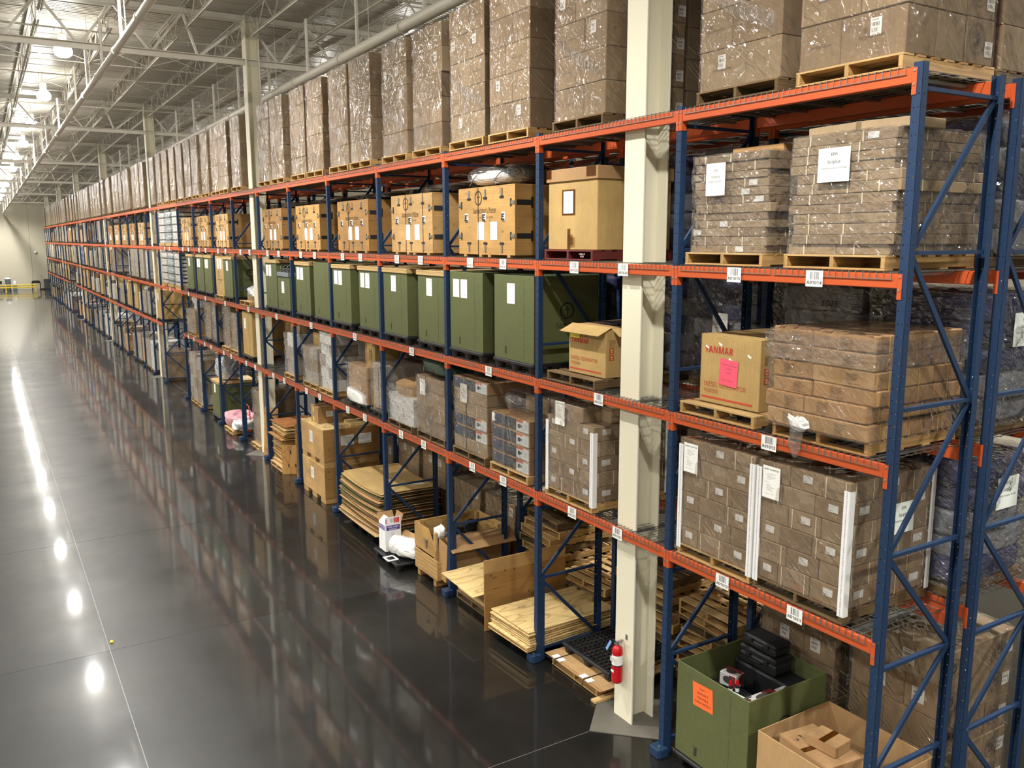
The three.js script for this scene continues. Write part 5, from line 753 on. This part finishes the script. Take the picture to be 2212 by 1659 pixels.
// ---------- the rear row ----------
const RX = REAR + .6; const bales = {};
function baleStack(v, x, y, z, label) {
  if (bales[v]) return copy(bales[v], x, y, z, label);
  const t = bales[v] = thing('bale_stack', label, 'bale stack', x, y, z, 0, 'film wrapped bale stacks in the rear row'); const w = 1.06, d = 1.12, cols = [[0, 1, 0, 1, 1], [2, 0, 2, 1, 3], [3, 1, 3, 1, 3], [0, 2, 1, 1, 2]][v];
  const pl = part('pallet', cbox(1.16, .09, 1.0, .01), mat.old[1], t, 0, .047, 0); cols.slice().reverse().forEach((c, i) => part('bale', lump(w * rr(.97, 1.03), .27, d, 100 + v * 7 + i, .1, .34), mat.bale[c], t, rr(-.02, .02), .1 + i * .225, rr(-.02, .02)));
  part('stretch_film', shell(w - .02, 1.16, d - .02, 110 + v, .04, .03), mat.filmSoft, t, 0, .1, 0);
  ink(t, 'handwritten_number', v % 2 ? 'hand1067' : 'hand1045', .3, .12, 'front', -d / 2 - .07, 1.1, .2); paper(t, 'paper_label', 'surplus', .34, .3, 'side', .0, .95, w / 2 + .07); paper(t, 'paper_label', 'surplusPale', .24, .3, 'front', -d / 2 - .07, .75, .05); return t;
}
const rearWhere = (lv, b, s) => `rear row, ${levelName[lv]}, ${slotOf(s)} of ${bayName(b)}`;
const rearBrown = {}; function rearStack(v, x, y, z, label) { if (rearBrown[v]) return copy(rearBrown[v], x, y, z, label); const t = rearBrown[v] = thing('rear_carton_stack', label, 'carton stack', x, y, z, 0, 'brown carton stacks in the rear row'); const rows = v ? 4 : 5, h = v ? .27 : .345, c = cartons(t, 1.0, 1.12, Array.from({ length: rows }, (_, i) => ({ h, zs: i % 2 ? [.6, .4] : [.4, .6], xs: [.4, .4, .4] })), mat.brown, { jit: .01 }); for (const q of c) { if (q.side && q.j !== 1) { paper(q.m, 'shipping_label', 'shipper', .13, .13, 'side', q.d * .28, 0, q.w / 2 + .001); ink(q.m, 'printed_globe', 'globe', .22, .22, 'side', -.06, 0, q.w / 2 + .001); } if (q.front && R() < .4) paper(q.m, 'shipping_label', 'shipper', .13, .15, 'front', -q.d / 2 - .0035, 0, rr(-.1, .1)); } part('stretch_film', shell(1.0, rows * h, 1.12, 120 + v, .014, .01), mat.film, t); return t; }
for (let b = 0; b < 9; b++) for (const s of [1, -1]) {
  const z = ZF[b] - 1.27 + s * .6, W = (lv) => rearWhere(lv, b, s), P = (lv) => pallet('old', RX, top(lv), z, `wooden pallet, ${W(lv)}`);
  P(4); tallStack((b + (s > 0 ? 1 : 3)) % 4, RX + .02, top(4) + PAL, z, `tall brown carton stack in film, ${W(4)}`, b > 1);
  if (b < 3) { const col = ['indigo and grey', 'deep blue and grey', 'mostly grey', 'blue and pale grey']; const k = (b * 2 + (s > 0 ? 0 : 1)); baleStack(k % 4, RX + .03, top(3), z, `${col[k % 4]} bale stack, ${W(3)}`); baleStack((k + 1) % 4, RX, top(2), z, `${col[(k + 1) % 4]} bale stack, ${W(2)}`); if (b === 0) baleStack((k + 3) % 4, RX - .02, top(1), z, `${col[(k + 3) % 4]} bale stack, ${W(1)}`); else { P(1); rearStack(1, RX, top(1) + PAL, z, `brown carton stack, ${W(1)}`); } }
  else for (const lv of [3, 2, 1]) { P(lv); rearStack(1, RX, top(lv) + PAL, z, `brown carton stack, ${W(lv)}`); }
  if (b === 0) { P(0); rearStack(0, RX - .02, top(0) + PAL, z, `labelled brown carton stack at floor level, ${slotOf(s)} of the first rear bay`); }
  if (b > 2 && b < 7) { P(0); rearStack(b % 2, RX, top(0) + PAL, z, `brown carton stack, ${W(0)}`); }
}
// piles of empty pallets on the floor of the rear row
const pile = (x, z, n, where, jit) => { for (let i = 0; i < n; i++) { const p = pallet(i % 3 ? 'pine' : 'old', x + rr(-jit, jit), .006 + i * .125, z + rr(-jit, jit), `empty wooden pallet, ${ORD[i + 1]} from the floor in the pile ${where}`); p.rotation.y = rr(-.12, .12); } };
pile(RX, -4.45, 10, 'behind the steel column', .05); pile(RX - .02, -5.8, 5, 'behind the plywood sheets, nearer pile', .07); pile(RX, -7.0, 10, 'behind the plywood sheets, farther pile', .1); pile(RX, -3.2, 9, 'behind the first bay', .04);
// cartons seen through the open passage
for (const [k, z] of [-28.6, -29.85, -31.1, -32.75, -33.95].entries()) { rearStack(0, RX + .2, .01, z, `labelled carton stack on the floor beyond the open passage, ${ORD[k + 1]} from near side`); if (k > 2) rearStack(1, RX + .02, top(1), z, `brown carton stack on the shelf beyond the open passage, ${ORD[k + 1]} from near side`); }

// ---------- the far bays, small in the picture ----------
const fp = {};
function farLoad(kind, x, y, z, label) {
  if (fp[kind]) return copy(fp[kind], x, y, z, label);
  const t = fp[kind] = thing(kind.startsWith('tan') ? 'tan_carton' : kind.startsWith('tall') ? 'wrapped_carton_stack' : 'wrapped_load', label, kind.startsWith('tan') ? 'carton' : 'wrapped load', x, y, z, 0, 'loads in the far bays'); const n = Object.keys(fp).length;
  const base = (m) => { part('pallet_deck', cbox(1.16, .03, 1.0, .004), m, t, 0, .105, 0); for (const s of [-.46, 0, .46]) part('pallet_stringer', cbox(1.16, .09, .06, .004), m, t, 0, .045, s); };
  const B = (w, h, m, film) => { part('carton', cbox(1.08, h, w, .01), m, t, 0, .12 + h / 2, 0); if (film) part('stretch_film', shell(w, h, 1.08, 130 + n, .02, .015, .6), film, t, 0, .12, 0); };
  if (kind === 'tall0') { base(mat.old[0]); B(.98, 1.78, mat.brown[0], mat.film); } if (kind === 'tall1') { base(mat.old[1]); B(.92, 1.78, mat.brown[2], mat.film); }
  if (kind === 'tan0') { base(mat.black); B(.98, 1.16, mat.tan); paper(t, 'paper_label', 'event', .2, .28, 'front', -.543, 1.0, -.2); } if (kind === 'tan1') { base(mat.black); B(.86, 1.08, mat.card[2]); paper(t, 'paper_label', 'event', .2, .28, 'front', -.543, .9, .1); }
  if (kind === 'white0') { base(mat.old[0]); B(.94, 1.2, mat.white, mat.filmSoft); } if (kind === 'white1') { base(mat.old[0]); B(.8, .8, mat.white, mat.filmSoft); part('white_bag', lump(.7, .4, .7, 140, .4, .6), mat.wrapWhite, t, 0, .9, 0); }
  if (kind === 'grey0') { base(mat.old[2]); B(.98, 1.22, mat.grey, mat.film); } if (kind === 'grey1') { base(mat.old[2]); B(.9, .95, mat.grey, mat.film); part('carton', cbox(.6, .3, .5, .008), mat.brown[1], t, 0, 1.22, .1); }
  if (kind === 'brown0') { base(mat.old[1]); B(1.0, 1.1, mat.brown[1], mat.film); } if (kind === 'brown1') { base(mat.old[1]); B(.88, .8, mat.card[1]); part('carton', cbox(.7, .36, .6, .008), mat.brown[2], t, 0, 1.1, 0); }
  if (kind === 'blue') { base(mat.black); for (let i = 0; i < 5; i++) part('blue_tray', cbox(1.06, .2, .96, .02), M({ color: hex(i % 2 ? 0x8fa0d4 : 0x4a60b4), roughness: .5 }), t, 0, .23 + i * .225, 0); part('stretch_film', shell(.96, 1.15, 1.06, 150, .02, .015, .6), mat.filmSoft, t, 0, .12, 0); }
  if (kind === 'dark') { base(mat.black); B(.98, 1.0, mat.blackMatte, mat.film); }
  return t;
}
const FAR = [['grey0', 'grey1', 'white0', 'brown0', 'brown1', 'grey0', 'tan1', 'dark'], ['tan0', 'tan1', 'tan0', 'white1', 'tan0', 'grey1'], ['tan0', 'white0', 'grey0', 'tan1', 'grey1', 'brown0'], ['crate', 'crate', 'grey0', 'brown0', 'white1', 'dark']];
const say2 = { grey0: 'grey wrapped load', grey1: 'grey wrapped load with a loose carton on top', white0: 'white film wrapped load', white1: 'low white wrapped load with a bunched bag', brown0: 'brown wrapped carton load', brown1: 'stepped brown carton load', tan0: 'tall tan carton on a black pallet', tan1: 'slightly slimmer tan carton on a black pallet', blue: 'stack of blue trays in film', dark: 'dark wrapped load', tall0: 'tall glossy wrapped carton stack', tall1: 'slim tall glossy wrapped carton stack' };
for (let b = 12; b < NB; b++) for (let lv = 0; lv < 5; lv++) {
  if (TUNNEL(b) && lv < 2) continue;
  const slots = TUNNEL(b) ? [[-.7, 'nearest'], [-2, 'middle'], [-3.4, 'farthest']] : [[-.68, 'nearer half'], [-1.86, 'farther half']];
  if (lv === 3 && b >= 13 && b < 18) { clipCrate(b % 3, XF - .03, LV[3] + .003, (ZF[b] + ZF[b + 1]) / 2, `small looking plywood clip crate far along the third shelf, ${bayName(b)}`); continue; }
  for (const [dz, s] of slots) {
    let k = lv === 4 ? pick(['tall0', 'tall1', 'tall0']) : pick(FAR[lv]); if (k === 'crate') k = 'brown1'; if (lv === 2 && (b === 23 || b === 24)) k = 'blue'; if (lv === 2 && b < 14 && b > 11) k = s[0] === 'n' ? 'white0' : 'grey0'; if (lv < 4 && R() < .06) continue;
    let z = ZF[b] + dz + rr(-.06, .06), skip = false; for (let c = 0; c < 7; c++) if (Math.abs(z - COL_Z(c)) < .72) { const up = COL_Z(c) + .74, dn = COL_Z(c) - .74; if (up < ZF[b] - .58 && s[0] === 'n') z = up; else if (dn > ZF[b + 1] + .56 && s[0] === 'f') z = dn; else skip = true; } if (skip) continue;
    farLoad(k, XF + rr(-.04, .06), lv ? LV[lv] + .003 : .004, z, `${say2[k]}, ${levelName[lv]}, ${s} of ${bayName(b)}`);
  }
}
// ---------- at the far wall ----------
{ const t = thing('guard_rail', 'yellow steel guard rail on short posts in front of the far wall', 'guard rail', -4.7, 0, -106.3); for (const y of [.42, .68]) part('rail', cbox(8, .14, .06, .02), mat.yellow, t, 0, y, .08); for (const x of [-3.4, -1.2, 1, 3.85]) { part('post', cbox(.12, .78, .12, .01), mat.yellow, t, x, .395, 0); part('base_plate', cbox(.25, .02, .25, .004), mat.yellow, t, x, .012, 0); }
  const bin = thing('waste_bin', 'tall grey waste bin with pale lid by the far wall', 'bin', -3.4, .003, -108.8); part('bin_body', lathe([[0, 0], [.24, 0], [.29, 1.25], [.27, 1.25], [.23, .04], [0, .04]], 20), mat.greyPlastic, bin); part('lid', lathe([[0, .2], [.2, .17], [.3, .04], [.3, 0], [0, 0]], 20), mat.white, bin, 0, 1.25, 0);
  const crt = thing('flat_cart', 'low grey cart loaded with a dark box beside the waste bin', 'cart', -4.3, .003, -108.6); part('cart_body', cbox(1.2, .6, .8, .03), mat.greyPlastic, crt, 0, .42, 0); part('dark_box', cbox(.4, .35, .4, .02), mat.black, crt, .1, .9, 0); for (const x of [-.45, .45]) for (const z of [-.3, .3]) { const w = part('wheel', cyl(.08, .05, 14), mat.rubber, crt, x, .08, z); w.rotation.x = Math.PI / 2; }
  const jug = thing('water_bottle_stand', 'pale plastic water bottle stand near the far wall', 'bottle stand', -2.75, .003, -108.8); part('stand', cbox(.4, .6, .4, .03), mat.greyPlastic, jug, 0, .3, 0); part('bottle', lathe([[0, 0], [.17, 0], [.18, .05], [.18, .3], [.08, .42], [.06, .46], [0, .46]], 18), mat.white, jug, 0, .6, 0);
  const hoop = thing('black_stand', 'black hooped stand near the far wall beyond the rail', 'stand', -.65, .003, -108.4); part('hoop', rod([[-.4, 0, 0], [-.4, .85, 0], [-.3, 1.0, 0], [.3, 1.0, 0], [.4, .85, 0], [.4, 0, 0]], .05, 8), mat.black, hoop); part('panel', cbox(.75, .2, .04, .01), mat.black, hoop, 0, .85, 0);
  const cab = thing('floor_cabinet', 'dark grey floor cabinet standing at the end of the rack', 'cabinet', .62, .003, -109.2); part('cabinet_body', cbox(.85, 1.15, .6, .02), M({ color: hex(0x3b4042), roughness: .5 }), cab, 0, .59, 0); for (const s of [-.2, .2]) part('door', cbox(.38, 1.0, .02, .004), M({ color: hex(0x474c4e), roughness: .5 }), cab, s, .6, .31);
  const br = thing('push_broom', 'long handled broom leaning between cabinet and stand', 'broom', -.02, .003, -108.9); part('handle', bar([0, .05, 0], [0, 1.7, -.3], .03), mat.pine[2], br); part('brush_head', cbox(.45, .12, .1, .02), mat.black, br, 0, .06, 0);
  const wl = thing('wall_bell', 'small round white alarm horn on the far wall', 'alarm', -.35, 4.2, -109.95); part('horn', lathe([[0, 0], [.12, 0], [.14, .04], [.1, .12], [0, .13]], 18).rotateX(Math.PI / 2), mat.white, wl); part('back_plate', cbox(.3, .3, .04, .01), mat.white, wl, 0, 0, 0); }
renderer.render(scene, camera);
